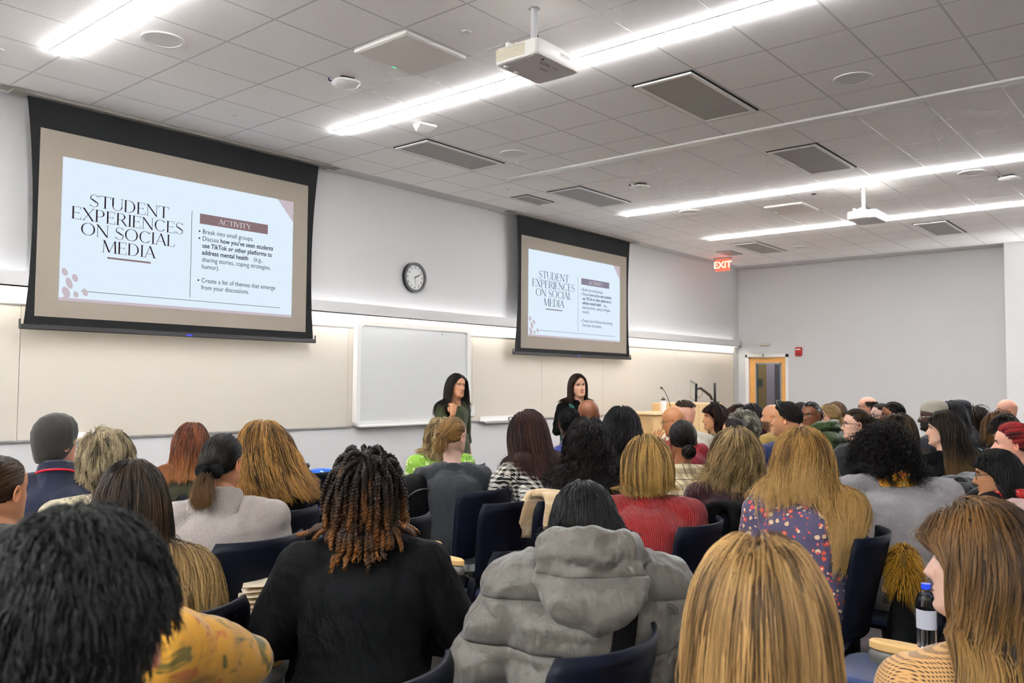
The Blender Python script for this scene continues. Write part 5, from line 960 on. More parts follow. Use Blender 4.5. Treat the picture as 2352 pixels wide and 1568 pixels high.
g = sit('the woman in the houndstooth jacket', 'person with long auburn hair leaning forward in a black and white houndstooth jacket', (4.257, 3.439, 1.292), 5, yaw=20, pitch=28, lean=.18, skin='light', lod=0, top=('houndstooth_jacket', cl('houndstooth', 'hound', ['#e6e2d6', '#0b0b0c'], scale=2.2), .022), L_=((-.27, .22, .92), (-.2, .52, .93), (0, -.3, 1), (-.1, 1, .1), .25),
    hair=dict(style='down', n=5500, len=.45, cut=-.24, ragged=.03, dark='#1e0c08', light='#5d3020', vol=.2, rad=.0013, part=0, grav=.45, flow=(.05, -.35, 0), clump=.4))
gb = MB(); A = np.linspace(0, 2*PI, 18)
for q in (-1, 1): gb.tube(np.stack([q*.034+.027*np.cos(A), .075+.004*np.sin(A), .118+.02*np.sin(A)], 1), .003, 6); gb.tube([(q*.06, .072, .125), (q*.088, .02, .09), (q*.09, -.03, .06)], .003, 6)
gb.tube([(-.008, .078, .12), (.008, .078, .12)], .003, 6); gb.move(g.R, g.C); gb.build('raised_glasses', mat('dark frames', '#141012', .3), g.root)
sit('the man in the cobalt blazer', 'person with cropped black hair and beard in a cobalt blue blazer, leaning on the desk', (5.275, 3.863, 1.288), 38, yaw=22, lean=.12, B=1.12, skin='deep', lod=0, stub=.9, beard='#0a0807', top=('cobalt_blazer', cl('cobalt suiting', 'plain', ['#17266b'], rough=.7, wr=.7), .022), collar='shirt', arms='desk', hair=dict(style='out', n=6000, len=.010, dark='#050404', light='#151110', vol=.04, rad=.0014, steps=4, cap=.02, clump=.0))
sit('the bald man before the speaker in teal', 'person with a shaved brown head seen from behind, before the speaker in teal', (5.612, 3.924, 1.350), 25, yaw=30, skin='#7a4629', top=('grey_suit_jacket', cl('grey suiting', 'plain', ['#4a4550']), .02), collar='shirt', B=1.1)
sit('the woman with long dark curls', 'person with long black spiral curls over a fitted grey top', (4.216, 2.947, 1.240), 52, yaw=48, lean=.1, lod=0, skin='brown', arms='wide', top=('grey_fitted_top', cl('grey jersey', 'plain', ['#5f5a60'], wr=.6), .012), hair=dict(style='down', n=6500, len=.46, cut=-.27, ragged=.03, dark='#060404', light='#2c201c', vol=.42, rad=.0013, part=0, clump=.75, locks=.035, wave=.017, freq=9, ramp=3, grav=.36, frizz=.0014, steps=34))
sit('the woman with glossy black hair', 'person with long glossy black hair, seated beyond the woman with spiral curls', (5.110, 3.280, 1.310), 50, yaw=45, skin='tan', lod=1, top=('mauve_blouse', cl('mauve cotton', 'plain', ['#8a5a5e']), .018), hair=dict(style='down', n=4000, len=.45, dark='#050405', light='#2a2226', vol=.2, rad=.0014, part=.1, grav=.42, wave=.008, freq=5))
g = sit('the bald man resting his face on his hand', 'person with a shaved head resting his cheek on one hand, dark red sweater', (6.236, 3.498, 1.293), -8, yaw=30, pitch=14, skin='#b57a4f', glasses='#0d0d0e', lod=0, lean=.2, top=('dark_red_sweater', cl('dark red knit', 'plain', ['#7d1420']), .02), L_=((-.16, .30, .84), (-.155, .26, 1.07), (-.8, -.5, .2), (.25, -.12, 1), .35), B=1.05)
sit('the man with the faded haircut', 'person with a high skin fade haircut and glasses in an off white shirt', (7.100, 3.869, 1.312), -5, yaw=30, skin='rosy', glasses='#2a2622', top=('white_shirt', cl('off white shirt', 'plain', ['#d9d3c2']), .025), collar='shirt', B=1.15, hair=dict(style='back', n=1500, len=.03, dark='#2a1f16', light='#6b5a44', vol=.16, rad=.0022, lift=.7, steps=5, cap=.02, keep=lambda d: d[:, 2] > .62))
g = sit('the woman in the red ribbed sweater', 'person with a highlighted blonde bob in a bright red ribbed sweater', (3.668, 2.202, 1.207), 40, yaw=62, lod=0, roll=-4, pitch=10, B=1.18, lean=.1, skin='rosy', cyaw=-4, top=('red_ribbed_sweater', cl('red rib knit', 'rib', ['#930e13'], scale=1.0, wr=.7), .026), collar='turtle',
    hair=dict(style='down', n=7500, len=.36, cut=lambda x: -.108-.02*(x < 0), ragged=.012, dark='#63471f', light='#d0a65e', streak=.26, vol=.28, rad=.0012, part=-.3, clump=.5, locks=.05, grav=.42, inward=.8, grad=.05, frizz=.0008))
sit('the woman in the plaid shirt jacket', 'person with a low dark bun and earrings in a cream and brown plaid shirt jacket', (4.761, 2.610, 1.249), 50, yaw=52, lod=0, B=1.12, skin='brown', top=('plaid_shirt_jacket', cl('cream plaid', 'plaid', ['#d8c7a2', '#7a6647', '#3a342c'], scale=.85), .022), collar='shirt', hair=dict(style='bun', n=3000, at=(.01, -.125, -.05), len=.2, vol=.07, dark='#080505', light='#2b1c18', bun=.04, tail=.04, rad=.0017))
sit('the woman in the speckled cardigan', 'person with dark brown wavy hair looking back over one shoulder in a speckled grey cardigan', (7.464, 3.751, 1.280), -42, yaw=20, skin='warm', lod=0, top=('speckled_cardigan', cl('speckled grey', 'tweed', ['#5a5750', '#b3aca0']), .025), hair=dict(style='down', n=3200, len=.30, cut=-.14, tuck=.02, sweep=1., dark='#1a0a06', light='#5a2c1a', vol=.24, rad=.0016, part=.1, wave=.010, freq=6, grav=.4))
sit('the person with the smooth dark bun', 'person with smooth pulled back dark hair in a charcoal hooded jacket', (6.466, 3.076, 1.204), 12, yaw=30, skin='warm', top=('charcoal_jacket', cl('charcoal jacket', 'plain', ['#2c2b2c']), .03), hair=dict(style='bun', at=(0, -.12, -.03), n=1500, len=.2, vol=.04, dark='#140d0c', light='#4a3a38', bun=.03, tail=.05, rad=.0022))
sit('the woman with wavy ash blonde hair', 'person with long wavy ash blonde hair in a maroon ribbed sweater', (4.416, 2.089, 1.227), 46, yaw=62, lod=0, chair=False, B=1.15, top=('maroon_ribbed_sweater', cl('maroon rib knit', 'rib', ['#3a0f1a'], scale=.8), .022), hair=dict(style='down', n=8000, len=.52, cut=lambda x: np.where(x > .0, -.27, -.13), ragged=.045, dark='#4a3a1e', light='#c4a470', streak=.28, vol=.24, rad=.0012, part=0, clump=.65, locks=.04, wave=.015, freq=5, ramp=1.6, grav=.38, frizz=.0012))
sit('the grey haired person in tweed', 'person with short tousled grey hair and round glasses in a green grey tweed jacket', (6.800, 3.144, 1.231), 8, yaw=30, pitch=10, skin='light', glasses='#6b5a4a', top=('tweed_jacket', cl('green grey tweed', 'tweed', ['#3c423e', '#8a918a']), .025), collar='shirt', hair=dict(style='side', len=.07, n=1300, dark='#4a463c', light='#b3ad9c', vol=.2, mess=.4, lift=.4, rad=.0026, grav=.15))
sit('the person with curly auburn hair by the door', 'person with curly auburn hair, only the crown showing beside the doorway', (8.829, 4.153, 1.232), 0, lod=2, skin='light', top=('brown_top', cl('brown cotton', 'plain', ['#3a2a20']), .02), hair=dict(style='out', len=.09, dark='#2a1310', light='#6b3a30', vol=.3, wave=.01, freq=18, lift=.8))
sit('the woman with black hair turning purple', 'person with black hair turning dark purple at the ends, in glasses, below the door', (8.158, 3.705, 1.266), -30, yaw=20, lod=1, skin='pale', glasses='#3a2a2a', top=('plum_top', cl('plum cotton', 'plain', ['#43141f']), .02), hair=dict(style='down', len=.38, cut=-.24, tuck=.01, sweep=1.5, dark='#060506', light='#221c20', tip='#5c1830', tip0=.55, vol=.25, wave=.01, freq=5, rad=.0026))
sit('the bearded bald man in mustard', 'person with a shaved head and dark beard in a mustard yellow jacket', (7.723, 3.286, 1.293), -5, yaw=20, skin='warm', stub=.85, beard='#1a120c', top=('mustard_jacket', cl('mustard canvas', 'plain', ['#b99a52'], wr=.8), .03), collar='shirt', B=1.1)
g = sit('the man in the navy jacket with cropped hair', 'person with short dark hair in profile wearing a navy jacket, sunglasses on his head', (5.859, 2.387, 1.356), 2, yaw=40, lod=0, skin='#c98f66', stub=.25, beard='#3a2a20', B=1.15, top=('navy_jacket', cl('navy jacket cloth', 'plain', ['#16224a']), .028), collar='coat', hair=dict(style='back', n=5500, len=.02, dark='#070504', light='#2a1e17', vol=.05, rad=.0013, steps=6, cap=.01, lift=.25, keep=lambda d: d[:, 2] > np.interp(d[:, 1], [-1, -.2, .2, .5, 1], [-.45, -.2, .15, .45, .62])))
MB().tube((np.array([(-.085, -.02, .05), (-.08, .03, .10), (-.03, .06, .13), (.03, .06, .13), (.08, .03, .10), (.085, -.02, .05)]))@g.R.T+g.C, .004, 8).build('raised_sunglasses', M_blk, g.root)
sit('the person behind the woman in the green puffer', 'person whose forehead shows just behind the woman in the green puffer', (9.867, 3.850, 1.269), -50, lod=2, skin='light', top=('black_top', cl('black top', 'plain', ['#0e0e10']), .02), hair=dict(style='back', len=.1, dark='#0a0706', light='#2e211a', vol=.06))
g = sit('the woman in the green puffer', 'person with dark braids pulled back and dark glasses in a forest green puffer jacket', (7.958, 3.005, 1.314), -78, yaw=15, lod=0, lean=.12, skin='brown', glasses='#0c0c0d', B=1.15, puff=.03, nq=6, top=('green_puffer_jacket', cl('forest green puffer', 'quilt', ['#2c3f1c'], rough=.6, scale=.85, wr=.8), .045), hair=dict(style='bun', at=(0, -.12, .03), n=90, len=.2, vol=.08, dark='#080505', light='#2a1a14', bun=.03, tail=.1, rad=.006, clump=0, frizz=.0004, sides=6))
hood(g, cl('green hood', 'quilt', ['#34471f'], rough=.6, scale=.85), 1.0)
sit('the woman with blonde wavy hair in black', 'person with honey blonde tied back hair in a black jacket, seated beyond the green puffer', (8.471, 3.020, 1.286), 0, yaw=25, lod=1, skin='light', top=('black_jacket', cl('black jacket', 'plain', ['#101217']), .03), B=1.1, hair=dict(style='pony', at=(0, -.125, -.02), len=.2, vol=.12, dark='#7a5a30', light='#d8b478', tail=.16, rad=.0024))
sit('the person half hidden by the blonde in black', 'person with smooth brown hair half hidden by the blonde woman in black', (9.530, 3.316, 1.289), -8, lod=2, skin='light', top=('dark_top', cl('dark top', 'plain', ['#1a1a1f']), .02), hair=dict(style='back', len=.12, dark='#3a2414', light='#7a5634', vol=.06))
sit('the woman in glasses with half tied hair', 'person with brown half tied hair and dark glasses in a dark grey coat, in profile', (7.205, 2.348, 1.276), -24, yaw=30, lod=0, skin='light', glasses='#2b1d22', top=('dark_grey_coat', cl('dark grey coat', 'plain', ['#2a2b2d']), .03), collar='shirt', hair=dict(style='pony', at=(.0, -.12, .02), n=2200, len=.2, vol=.14, dark='#1a0f0a', light='#5c4128', tail=.22, rad=.0022, spread=.5))
sit('the balding man in glasses', 'person with a balding crown and glasses in a grey jacket', (9.855, 3.080, 1.353), -12, yaw=20, skin='rosy', glasses='#2a1a16', stub=.3, beard='#5a4636', top=('grey_jacket', cl('grey jacket', 'plain', ['#5f6264']), .025), collar='shirt', hair=dict(style='back', n=900, len=.03, dark='#2a1f16', light='#5e4a38', vol=.06, rad=.003, steps=5, keep=lambda d: (d[:, 2] < .45) & (d[:, 1] < .25)))
sit('the pale person with glasses beside the balding man', 'person with a pale face, glasses and pulled back brown hair next to the balding man', (8.909, 2.655, 1.296), -32, yaw=10, skin='pale', glasses='#3a2a2a', top=('black_top', cl('black top', 'plain', ['#0e0e10']), .02), hair=dict(style='bun', at=(0, -.12, .0), n=900, len=.2, vol=.04, dark='#1e120c', light='#54382a', rad=.0028))
sit('the man with cropped hair and glasses near the curls', 'person with cropped black hair and glasses, seated beyond the mass of curls', (8.350, 2.383, 1.322), -12, yaw=20, skin='brown', glasses='#17151a', top=('black_shirt', cl('black shirt', 'plain', ['#101012']), .02), B=1.1, hair=dict(style='out', n=2500, len=.010, dark='#050404', light='#12100f', vol=.05, rad=.0022, steps=4, cap=.02, clump=0))
sit('the person with smooth brown hair behind the curls', 'person with smooth long brown hair just above the mass of curls', (7.113, 1.993, 1.249), 25, yaw=40, lod=1, top=('dark_sweater', cl('dark sweater', 'plain', ['#151517']), .02), hair=dict(style='down', len=.35, n=1700, dark='#20140b', light='#6b4c2c', vol=.2, rad=.0024))
g = sit('the bearded man in the pale beanie', 'person in a pale knitted beanie, clear glasses and a beard, in a dark grey jacket', (8.043, 1.971, 1.325), -18, yaw=20, skin='deep', lod=0, stub=.95, beard='#0d0a09', glasses='#cfc9bc', B=1.15, top=('dark_grey_jacket', cl('dark grey jacket', 'plain', ['#3a3b40'], wr=.8), .03), collar='turtle')
head_shell(g, 'beanie', cl('pale knit beanie', 'fuzzy', ['#bab3a2'], scale=2.), [(.03, .086, .102, -.01), (.045, .09, .106, -.012), (.07, .091, .108, -.02), (.10, .082, .10, -.035), (.125, .06, .075, -.05), (.14, .03, .04, -.06), (.143, .002, .003, -.062)], tilt=.18, shift=(0, 0, .004))
sit('the brunette in the black jacket', 'person with long brown hair over a black jacket, in profile near the frame edge', (6.684, 1.567, 1.286), -6, yaw=45, lod=0, skin='light', top=('black_jacket', cl('black suede', 'plain', ['#0c0c0d']), .025), B=1.1, hair=dict(style='down', n=5000, len=.55, cut=-.30, tuck=-.005, sweep=2., ragged=.04, dark='#130c07', light='#4e3a24', tip='#6b4f2c', tip0=.6, vol=.2, rad=.0015, part=0, grav=.42, flow=(0, -.15, 0), wave=.008, freq=3))
sit('the person in the pale blue puffer', 'person with straight dark hair and a grey fleece over a pale blue puffer vest', (8.698, 1.970, 1.323), 0, yaw=35, lod=1, skin='light', puff=.02, top=('pale_blue_puffer', cl('pale blue puffer', 'quilt', ['#7f9bb5'], rough=.6, scale=.85), .04), collar=('scarf', cl('grey fleece', 'fuzzy', ['#8d8580']), .05), hair=dict(style='down', n=2200, len=.4, cut=-.25, tuck=.0, sweep=1.5, dark='#0c0a0b', light='#4a4448', vol=.2, rad=.0024))
g = sit('the person in the dark cap', 'person in a dark cap with brown hair hanging behind, in a navy coat over green', (9.300, 2.031, 1.335), 5, yaw=60, lod=1, skin='light', top=('navy_coat', cl('navy coat', 'plain', ['#141a28']), .035), B=1.15, hair=dict(style='pony', at=(0, -.125, .03), n=1200, len=.2, vol=.1, dark='#1c110a', light='#5c4028', tail=.25, rad=.0026, spread=.4))
head_shell(g, 'cap', mat('dark navy cap', '#0f131c', .8), [(.045, .086, .105, -.008), (.07, .088, .106, -.01), (.10, .078, .094, -.014), (.122, .05, .062, -.016), (.13, .004, .005, -.016)])
sit('the bald man at the far side', 'person with a bald head in a navy jacket at the far side of the room', (10.291, 1.786, 1.342), -25, yaw=20, skin='rosy', top=('navy_jacket', cl('navy blazer', 'plain', ['#1a2038']), .03), collar='shirt', B=1.1)
sit('the person with caramel brown hair', 'person with smooth caramel brown hair, turned away behind the red haired woman', (8.203, 1.475, 1.257), 10, yaw=30, lod=1, top=('brown_top', cl('brown cotton', 'plain', ['#3a2a20']), .02), hair=dict(style='down', len=.3, n=1500, dark='#4a2a14', light='#9a6c3e', vol=.25, rad=.0026, sweep=1.))
sit('the person with dark hair bent forward', 'person with short dark hair bent forward, only the crown and brow showing', (7.549, 1.319, 1.247), -35, yaw=0, pitch=38, lod=1, skin='light', top=('dark_sweater', cl('dark sweater', 'plain', ['#151517']), .02), hair=dict(style='forward', len=.06, n=1500, dark='#0e0a08', light='#3a2c20', vol=.14, mess=.3, lift=.3, rad=.0026))
g = sit('the woman with bright red hair', 'person with bright red swept back hair in a black jacket, hands raised, in profile', (5.861, 0.993, 1.250), -6, yaw=25, lod=0, skin='rosy', lean=.12, top=('black_padded_jacket', cl('black padded jacket', 'quilt', ['#161618'], rough=.6, scale=.9), .03), R_=((.24, .22, .88), (.04, .40, .97), (.2, -.3, 1), (-.3, 1, .1), .5), L_=((-.22, .24, .88), (-.10, .40, .99), (-.2, -.2, 1), (.1, 1, .25), .4),
    hair=dict(style='bun', at=(0, -.12, .05), n=3000, len=.2, vol=.2, dark='#3a0c0e', light='#b3282c', bun=.045, tail=.05, rad=.0018))
g = sit('the woman in the red scarf', 'person with straight black hair, thin glasses and a red knitted scarf, in profile', (5.123, 0.946, 1.131), -8, yaw=25, lod=0, chair=False, nz=.06, pitch=6, skin='warm', glasses='#2a2a30', top=('dark_red_coat', cl('charcoal coat', 'plain', ['#17171a']), .03), collar=('scarf', cl('red scarf knit', 'cable', ['#d2201c']), .05), hair=dict(style='down', n=6500, len=.42, cut=-.24, tuck=-.005, sweep=2., dark='#040404', light='#22201c', vol=.18, rad=.0011, part=.1, grav=.5, clump=.4))
# ---- the two speakers at the front
g = person('person speaking at the front in an olive knit top, one fist raised to her chest', (6.229, 5.973, 1.565), 186, yaw=178, stand=True, lean=.02, lod=0, skin='#c78d68', B=.95, top=('olive_knit_top', cl('olive rib knit', 'plain', ['#343a1c'], scale=.6), .012), collar='crew', legs=M_jean, sleeve=.55, group='speakers at the front', roll=-3,
    R_=((.25, .03, 1.10), (.225, .17, 1.27), (.3, .8, .3), (-.1, .0, 1), 1.25), L_=((-.22, -.05, 1.10), (-.2, .02, .86)), hair=dict(style='down', sweep=1.8, n=4500, len=.62, cut=lambda x: np.where(x > .0, -.26, -.15), ragged=.03, dark='#080605', light='#3a2c22', vol=.13, rad=.0015, part=0, grav=.5, flow=(.0, .10, 0), tuck=.04, clump=.4, lift=.1, frizz=.0002, face=True))
MB().tube([(.226+.026*math.cos(a), .168+.026*math.sin(a), 1.262) for a in np.linspace(0, 2*PI, 16)], .0035, 6).build('bracelet', mat('dark bracelet', '#2a1a14', .5), g.root)
g = person('person speaking at the front in a teal vest over a black turtleneck', (7.349, 5.263, 1.574), 212, yaw=206, stand=True, lean=.02, lod=0, skin='#e0ab8c', B=.95, top=('black_turtleneck', cl('black turtleneck knit', 'plain', ['#0c0c0e']), .010), collar='turtle', group='speakers at the front', roll=6,
    R_=((.25, .02, 1.10), (.07, .21, 1.14), (.1, .8, .6), (-.9, .2, .3), .6), L_=((-.25, .02, 1.10), (-.05, .22, 1.17), (-.1, .8, .6), (.8, .25, .35), .7), hair=dict(style='down', n=4000, len=.40, cut=-.17, dark='#1a100b', light='#5c4030', vol=.13, rad=.0014, part=0, sweep=1.8, tuck=.04, grav=.55, clump=.35, frizz=.0002, inward=.3))
A = np.linspace(0, 2*PI, 30, endpoint=False); mb = MB(); mb.loft([np.stack([w*np.sin(A), y+d_*np.cos(A), z+0*A], 1) for z, w, d_, y in ((.80, .19, .155, -.01), (.95, .18, .15, -.02), (1.08, .178, .152, -.025), (1.18, .186, .158, -.02), (1.27, .180, .150, -.012))])
for q in (-1, 1): mb.tube([(q*.11, .115, 1.25), (q*.105, .085, 1.35), (q*.10, .0, 1.395), (q*.11, -.09, 1.34), (q*.12, -.13, 1.24)], .03, 10, flat=.5)
garment('teal_vest', mb, cl('teal print vest', 'blotch', ['#14504d', '#1f6f68', '#1b2f52'], scale=1.2), g.root, .012, 4)
ph = empty('presenter_remote', (0, 0, 0), 0, 'small white remote held in the hands of the speaker in teal', 'remote'); MB().box((-.012, -.05, -.008), (.012, .05, .008), bev=.004).build('remote_body', M_white, ph, smooth=False)
ph.location = g.root.matrix_basis @ Vector((.0, .255, 1.20)); ph.rotation_euler = (.4, .3, .6)
# ================================================================ empty chairs and things on or by the seats
def CH(p, lab, yaw=0.):
    return chair(p[0]+.0, p[1]+.25, lab, yaw)
CH((4.417, 3.812, 0.965), 'empty navy chair beside the woman with her hair clipped up')
cp = CH((1.802, 1.126, 0.965), 'navy chair of the woman in the grey puffer jacket, cut by the bottom edge')
c7 = CH((3.551, 2.923, 0.965), 'empty navy chair with a handbag on its seat, in the middle of the room')
c8 = CH((2.636, 2.048, 0.965), 'empty navy chair half hidden by the grey puffer sleeve')
c4 = CH((3.601, 3.887, 0.965), 'navy chair with a black backpack hung on it')
CH((2.740, 2.939, 0.965), 'empty navy chair just beyond the black coated shoulder of the woman with twists')
CH((3.682, 4.863, 0.965), 'navy chair beside the walker near the wall')
c13 = CH((1.260, 1.359, 0.965), 'empty navy chair cut off by the bottom edge of the frame')
c55 = CH((4.740, 0.759, 0.965), 'navy chair of the woman in the red scarf, pink puffer coat over its back')
c54 = CH((6.132, 1.271, 0.965), 'navy chair with a slate padded coat over its back')
c24 = CH((8.911, 4.480, 0.965), 'navy chair whose back shows beside the speckled cardigan')
# handbag with a patterned strap on the middle chair
hb = empty('handbag', (c7.location.x, c7.location.y, .475), 0, 'black handbag with a gold patterned strap on the empty middle chair', 'bag')
MB().box((-.15, -.02, 0), (.13, .16, .13), bev=.03).build('bag_body', M_blk, hb, smooth='auto')
MB().tube([(-.15, .0, .08), (-.17, -.06, .06), (-.1, -.075, .105), (0, -.07, .12), (.12, -.06, .135), (.17, 0, .12), (.13, .05, .08)], .022, 8, flat=.25, up=(0, 1, 0)).build('strap', cl('gold patterned strap', 'check', ['#0d0c0b', '#b9a77a'], scale=.9), hb)
ub = empty('tote_bag', (c7.location.x-.02, c7.location.y+.22, 0), 10, 'dark bag with an orange tag under the empty middle chair', 'bag'); MB().loft([[(x*k, y*k, z) for x, y in ((-.2, -.12), (.2, -.12), (.2, .12), (-.2, .12))] for z, k in ((0, .95), (.03, 1), (.24, .85), (.27, .7))]).build('bag_body', cl('dark print', 'tweed', ['#0c0d0d', '#2a3a34'], scale=.3), ub, smooth=False)
MB().box((-.07, -.14, .18), (.0, -.115, .25), bev=.004).build('luggage_tag', mat('orange tag', '#e8481c', .5), ub, smooth=False)
# black backpack
bp = empty('backpack', (c4.location.x+.03, c4.location.y-.30, .55), 5, 'round black backpack hanging behind the woman in the charcoal shirt', 'backpack')
b = MB(); A = np.linspace(0, 2*PI, 30, endpoint=False)
for k in (0,): b.loft([np.stack([.0+(.05+.22*math.sin(PI*t)**.6)*np.cos(A), -.10+.20*t+0*A, .2+(.05+.24*math.sin(PI*t)**.6)*np.sin(A)], 1) for t in np.linspace(.02, .98, 10)])
o = b.build('pack_body', cl('black nylon', 'plain', ['#060607'], rough=.6), bp); MB().tube(np.stack([.2*np.cos(A[:22]), -.09+0*A[:22], .2+.2*np.sin(A[:22])], 1), .006, 6).build('zip', mat('zip', '#22221f', .5), bp)
MB().tube([(-.1, .05, .40), (-.1, .09, .47), (.0, .10, .46), (.02, .08, .41)], .012, 8, flat=.4).build('haul_loop', M_blk, bp)
# walker with a blue bag
q = (3.805, 4.853, 0.996); wk = empty('walker', (q[0], q[1], 0), 30, 'folded black walker with a blue patterned bag, by the wall', 'walker')
b = MB()
for x in (-.2, .2): b.tube([(x, .0, .06), (x, .02, .55), (x, -.04, .95), (x, -.10, 1.0)], .013, 8); b.tube([(x, .02, .6), (x, .35, .06)], .011, 8); b.tube([(x, .0, .4), (x, .2, .4)], .008, 8)
b.tube([(-.2, .02, .55), (.2, .02, .55)], .011, 8); b.build('frame', mat('walker black', '#131315', .4), wk)
for x in (-.2, .2):
    MB().tube([(x, -.06, .985), (x, -.19, 1.03)], .018, 10).build('grip', M_blk, wk)
    for y in (0, .36): w_ = MB().ring((0, 0, 0), .045, .065, .022, 24, 0).disc((.004, 0, 0), .046, 20, .012, 0).build('wheel', mat('grey tyre', '#4a4a4a', .6), wk, smooth='auto'); w_.location = (x-.011, y, .066)
bb = MB().loft([[(x*k, y*k+.06, z) for x, y in ((-.17, -.06), (.17, -.06), (.18, .0), (.17, .07), (-.17, .07), (-.18, .0))] for z, k in ((.66, .8), (.68, 1), (.90, 1.05), (.97, .9), (.98, .6))]).build('blue_bag', cl('blue marbled cloth', 'blotch', ['#1d5fc0', '#c9dcf0', '#123a86'], scale=1.2), wk)
MB().box((-.16, -.012, .75), (.16, .0, .79)).box((-.16, -.012, .84), (.16, .0, .86)).build('bag_band', M_blk, wk, smooth=False)
# papers on a tablet arm beside the woman with twists
pz = (1.978, 2.985, 0.690); desk = chair(pz[0]+.30, pz[1]-.02, 'empty navy chair carrying a stack of folded papers on its arm', 0)
M_pp = mat('cream paper', '#e9dcc2', .7); M_pp2 = mat('peach paper', '#e6b98a', .7)
for k in range(7):
    z = .682+k*.019; dx, dy, an = ((.0, .0, 4), (.004, .006, -3), (-.004, .0, 2), (.01, -.004, 8), (-.006, .01, 12), (.004, .012, 6), (.012, .004, 14))[k]
    bk = empty('folded_booklet', (pz[0]+dx, pz[1]+dy, z), an+20, ('folded cream booklet, %s of the stack on the tablet arm' % ('bottom', 'second from bottom', 'third from bottom', 'middle', 'third from top', 'second from top', 'top')[k]), 'booklet', 'stack of folded booklets')
    MB().sheet([[(x, y, .002+(.010+.004*(k == 6))*(y+.1)/.2*(1+.3*math.sin(x*9))) for x in np.linspace(-.065, .065, 6)] for y in np.linspace(-.1, .1, 6)], .0014).build('upper_leaf', M_pp, bk); MB().sheet([[(x, y, .001) for x in np.linspace(-.066, .066, 3)] for y in np.linspace(-.1, .1, 3)], .0018).build('lower_leaf', M_pp2 if k in (3, 6) else M_pp, bk)
# coats and jackets laid over chair backs
def draped(name, c, m, label, w=.25, front=.22, back=.30, puff=.03, seed=1, mats=None, shift=0.):
    r = np.random.default_rng(seed); t = empty(name, (c.location.x+shift, c.location.y, .0), 0, label, 'coat'); n = 25; G = []
    path = [(-.335, .965-back), (-.33, .965-back*.6), (-.322, .965-back*.2), (-.312, .985), (-.268, 1.0), (-.215, .985), (-.19, .965-front*.3), (-.155, .965-front*.7), (-.125, .965-front)]
    kk = np.linspace(0, len(path)-1, 22); Y = np.interp(kk, range(len(path)), [p[0] for p in path]); Z = np.interp(kk, range(len(path)), [p[1] for p in path]); ph = r.random(6)*6
    for i, (y, z) in enumerate(zip(Y, Z)):
        row = []
        for u in np.linspace(-1, 1, n):
            fo = .012*math.sin(u*7+ph[0]+i*.1)+.008*math.sin(u*13+ph[1])+puff*.35*abs(math.sin(i*.75)); s = -1 if i < 11 else 1
            row.append((w*u*(1+.08*math.sin(i*.4+ph[2])), y+.095*abs(u)**2.2+s*(fo+.012), z+(.012*math.sin(u*5+ph[3]))+.006))
        G.append(row)
    o = MB().sheet(G, .016+puff*.5).build('coat_body', m, t); return t
draped('black_jacket', type('o', (), dict(location=Vector(((4.091, 1.831, 0.965)[0], (4.091, 1.831, 0.965)[1]+.25, 0)))), cl('black jacket wool', 'plain', ['#08080a'], wr=1.), 'black jacket draped over the chair beside the floral blouse', w=.27, back=.35)
draped('pink_puffer', c55, cl('pale pink puffer', 'quilt', ['#b3928d'], rough=.6, scale=.9, wr=1.), 'pale pink puffer coat laid over a chair behind the tan checked jacket', w=.30, puff=.08)
draped('slate_coat', c54, cl('slate padded cloth', 'quilt', ['#3c3c44'], rough=.6, scale=.7, wr=1.), 'slate grey padded coat hung over a chair beside the red scarf', w=.25, puff=.05)
qq = (5.056, 1.651, 1.077); draped('tan_coat', type('o', (), dict(location=Vector((qq[0], qq[1]+.28, 0)))), cl('tan coat', 'fuzzy', ['#b5935c'], scale=1.), 'tan fleece coat over a chair behind the pale grey coat', w=.24, puff=.04)
qq = (3.558, 2.732, 1.069); draped('beige_coat', type('o', (), dict(location=Vector((qq[0]+.25, qq[1]+.28, 0)))), cl('beige coat', 'plaid', ['#d3b892', '#b39874', '#e0cbaa'], scale=.5), 'beige coat heaped between the grey fitted top and the red sweater', w=.24, puff=.04)
a_ = (4.091, 1.831, 0.965); chair(a_[0], a_[1]+.25, 'navy chair of the woman with wavy ash blonde hair, black jacket over its back')
for pd_, s in (((5.056, 1.651, 1.077), 'tan fleece coat'), ((3.558, 2.732, 1.069), 'beige coat')): chair(pd_[0]+(.25 if 'beige' in s else 0), pd_[1]+.28, 'navy chair under the '+s)
# black coat with a mustard fur trim hanging beside the floral blouse
fc = (3.969, 1.097, 0.811); ft = empty('fur_trimmed_coat', (fc[0], fc[1], fc[2]), 0, 'black coat with a shaggy mustard fur hood hanging by the floral blouse', 'coat')
r = np.random.default_rng(3); n = 1500; d = nrm(r.normal(size=(n, 3))); root = d*np.array((.045, .04, .085)); t = np.linspace(0, 1, 9); ln = .035+.03*r.random(n)
P = root[:, None]+d[:, None]*(t[None, :, None]*ln[:, None, None])+np.array((0, 0, -.05))*(t**2)[None, :, None]+np.cumsum(r.normal(size=(n, 9, 3))*.0015, 1); cidx = r.integers(0, 120, n); P = P+(P[cidx]*0+P[r.integers(0, n, 120)[cidx]]-P)*(.0*t)[None, :, None]
f = np.clip(.5+r.normal(size=n)*.25, 0, 1)[:, None, None]*np.ones((n, 9, 1)); colr = (np.array(hexc('#3a2408'))*(1-f)+np.array(hexc('#d9a034'))*f)*np.interp(t, [0, .4, 1], [.35, 1, 1])[None, :, None]
V, F, K = tubes(P, np.interp(t, [0, .7, 1], [.0016, .0013, .0003])[None]*np.ones((n, 1)), colr); fo = bpy.data.objects.new('fur_trim', raw_mesh('fur_trim', V, F, HAIR, K)); C.objects.link(fo); fo.parent = ft
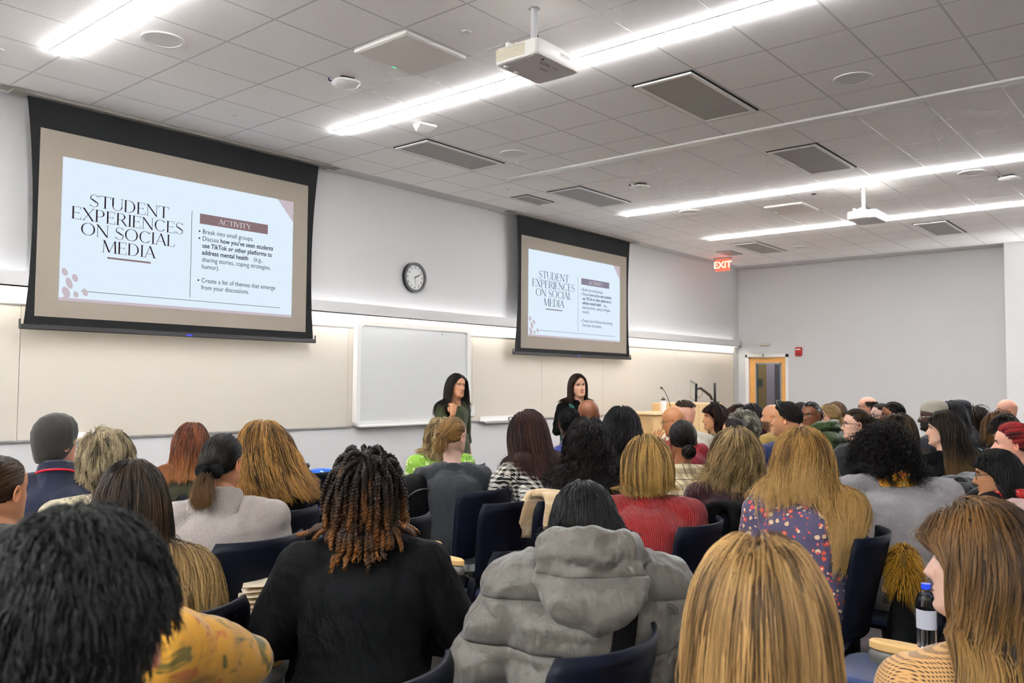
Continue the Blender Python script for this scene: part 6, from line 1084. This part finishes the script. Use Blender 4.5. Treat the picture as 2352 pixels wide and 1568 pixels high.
garment('coat_body', MB().tube([(0, 0, -.02), (-.01, .01, -.12), (-.03, .0, -.35), (-.03, .0, -.6)], [.03, .06, .12, .14], 16, flat=.6), cl('black parka', 'plain', ['#0b0b0c'], wr=1.), ft, .015, 4, .04)
# bottles
a2 = (3.252, 0.903, 0.680); chair(a2[0]+.30, a2[1], 'empty navy chair with a water bottle on its tablet arm')
bottle((a2[0]+.012, a2[1]-.075, .682), .033, .22, glass('clear bottle plastic', (.93, .96, 1.)), mat('blue cap', '#1f3fc8', .35), 'clear plastic water bottle with a blue cap on the tablet arm beside the checked jacket', .42, labm=mat('pale bottle label', '#c9ccda', .6))
bq = (5.825, 1.981, 1.085); bc = chair(bq[0]+.30, bq[1], 'navy chair with a black tumbler on its tablet arm')
bottle((bq[0], bq[1], .682), .042, .27, mat('black tumbler', '#101114', .35), M_blk, 'black tumbler with a carry loop before the woman in glasses with half tied hair', .7, True)
# ================================================================ camera, light, render look
w = bpy.data.worlds.new('world'); bpy.context.scene.world = w; w.use_nodes = True; w.node_tree.nodes['Background'].inputs[0].default_value = (.02, .02, .02, 1)
cam = bpy.data.cameras.new('camera'); co = bpy.data.objects.new('camera', cam); C.objects.link(co)
F_, YAW, PIT, ROL = (1944.977, 0.871063, 0.048718, 0.006797)
fw = np.array([math.sin(YAW)*math.cos(PIT), math.cos(YAW)*math.cos(PIT), math.sin(PIT)]); r0 = np.array([math.cos(YAW), -math.sin(YAW), 0]); u0 = np.cross(r0, fw)
r2 = r0*math.cos(ROL)+u0*math.sin(ROL); u2 = -r0*math.sin(ROL)+u0*math.cos(ROL)
mw = Matrix.Identity(4)
for i in range(3): mw[i][0], mw[i][1], mw[i][2] = r2[i], u2[i], -fw[i]
mw[2][3] = 1.6; co.matrix_world = mw
cam.sensor_width = 36; cam.sensor_fit = 'HORIZONTAL'; cam.lens = F_/2352*36; cam.clip_start = .05; cam.clip_end = 100
cam.dof.use_dof = True; cam.dof.focus_distance = 4.2; cam.dof.aperture_fstop = 6.3
sc_ = bpy.context.scene; sc_.camera = co
vs = sc_.view_settings; vs.view_transform = 'Standard'; vs.look = 'None'; vs.gamma = 1; vs.exposure = EXPO; vs.use_curve_mapping = False; sc_.display_settings.display_device = 'sRGB'
sc_.cycles.use_denoising = True; sc_.cycles.max_bounces = 9; sc_.cycles.diffuse_bounces = 7; sc_.cycles.glossy_bounces = 3; sc_.cycles.transmission_bounces = 6; sc_.cycles.sample_clamp_indirect = 6.; sc_.cycles.caustics_reflective = False; sc_.cycles.caustics_refractive = False
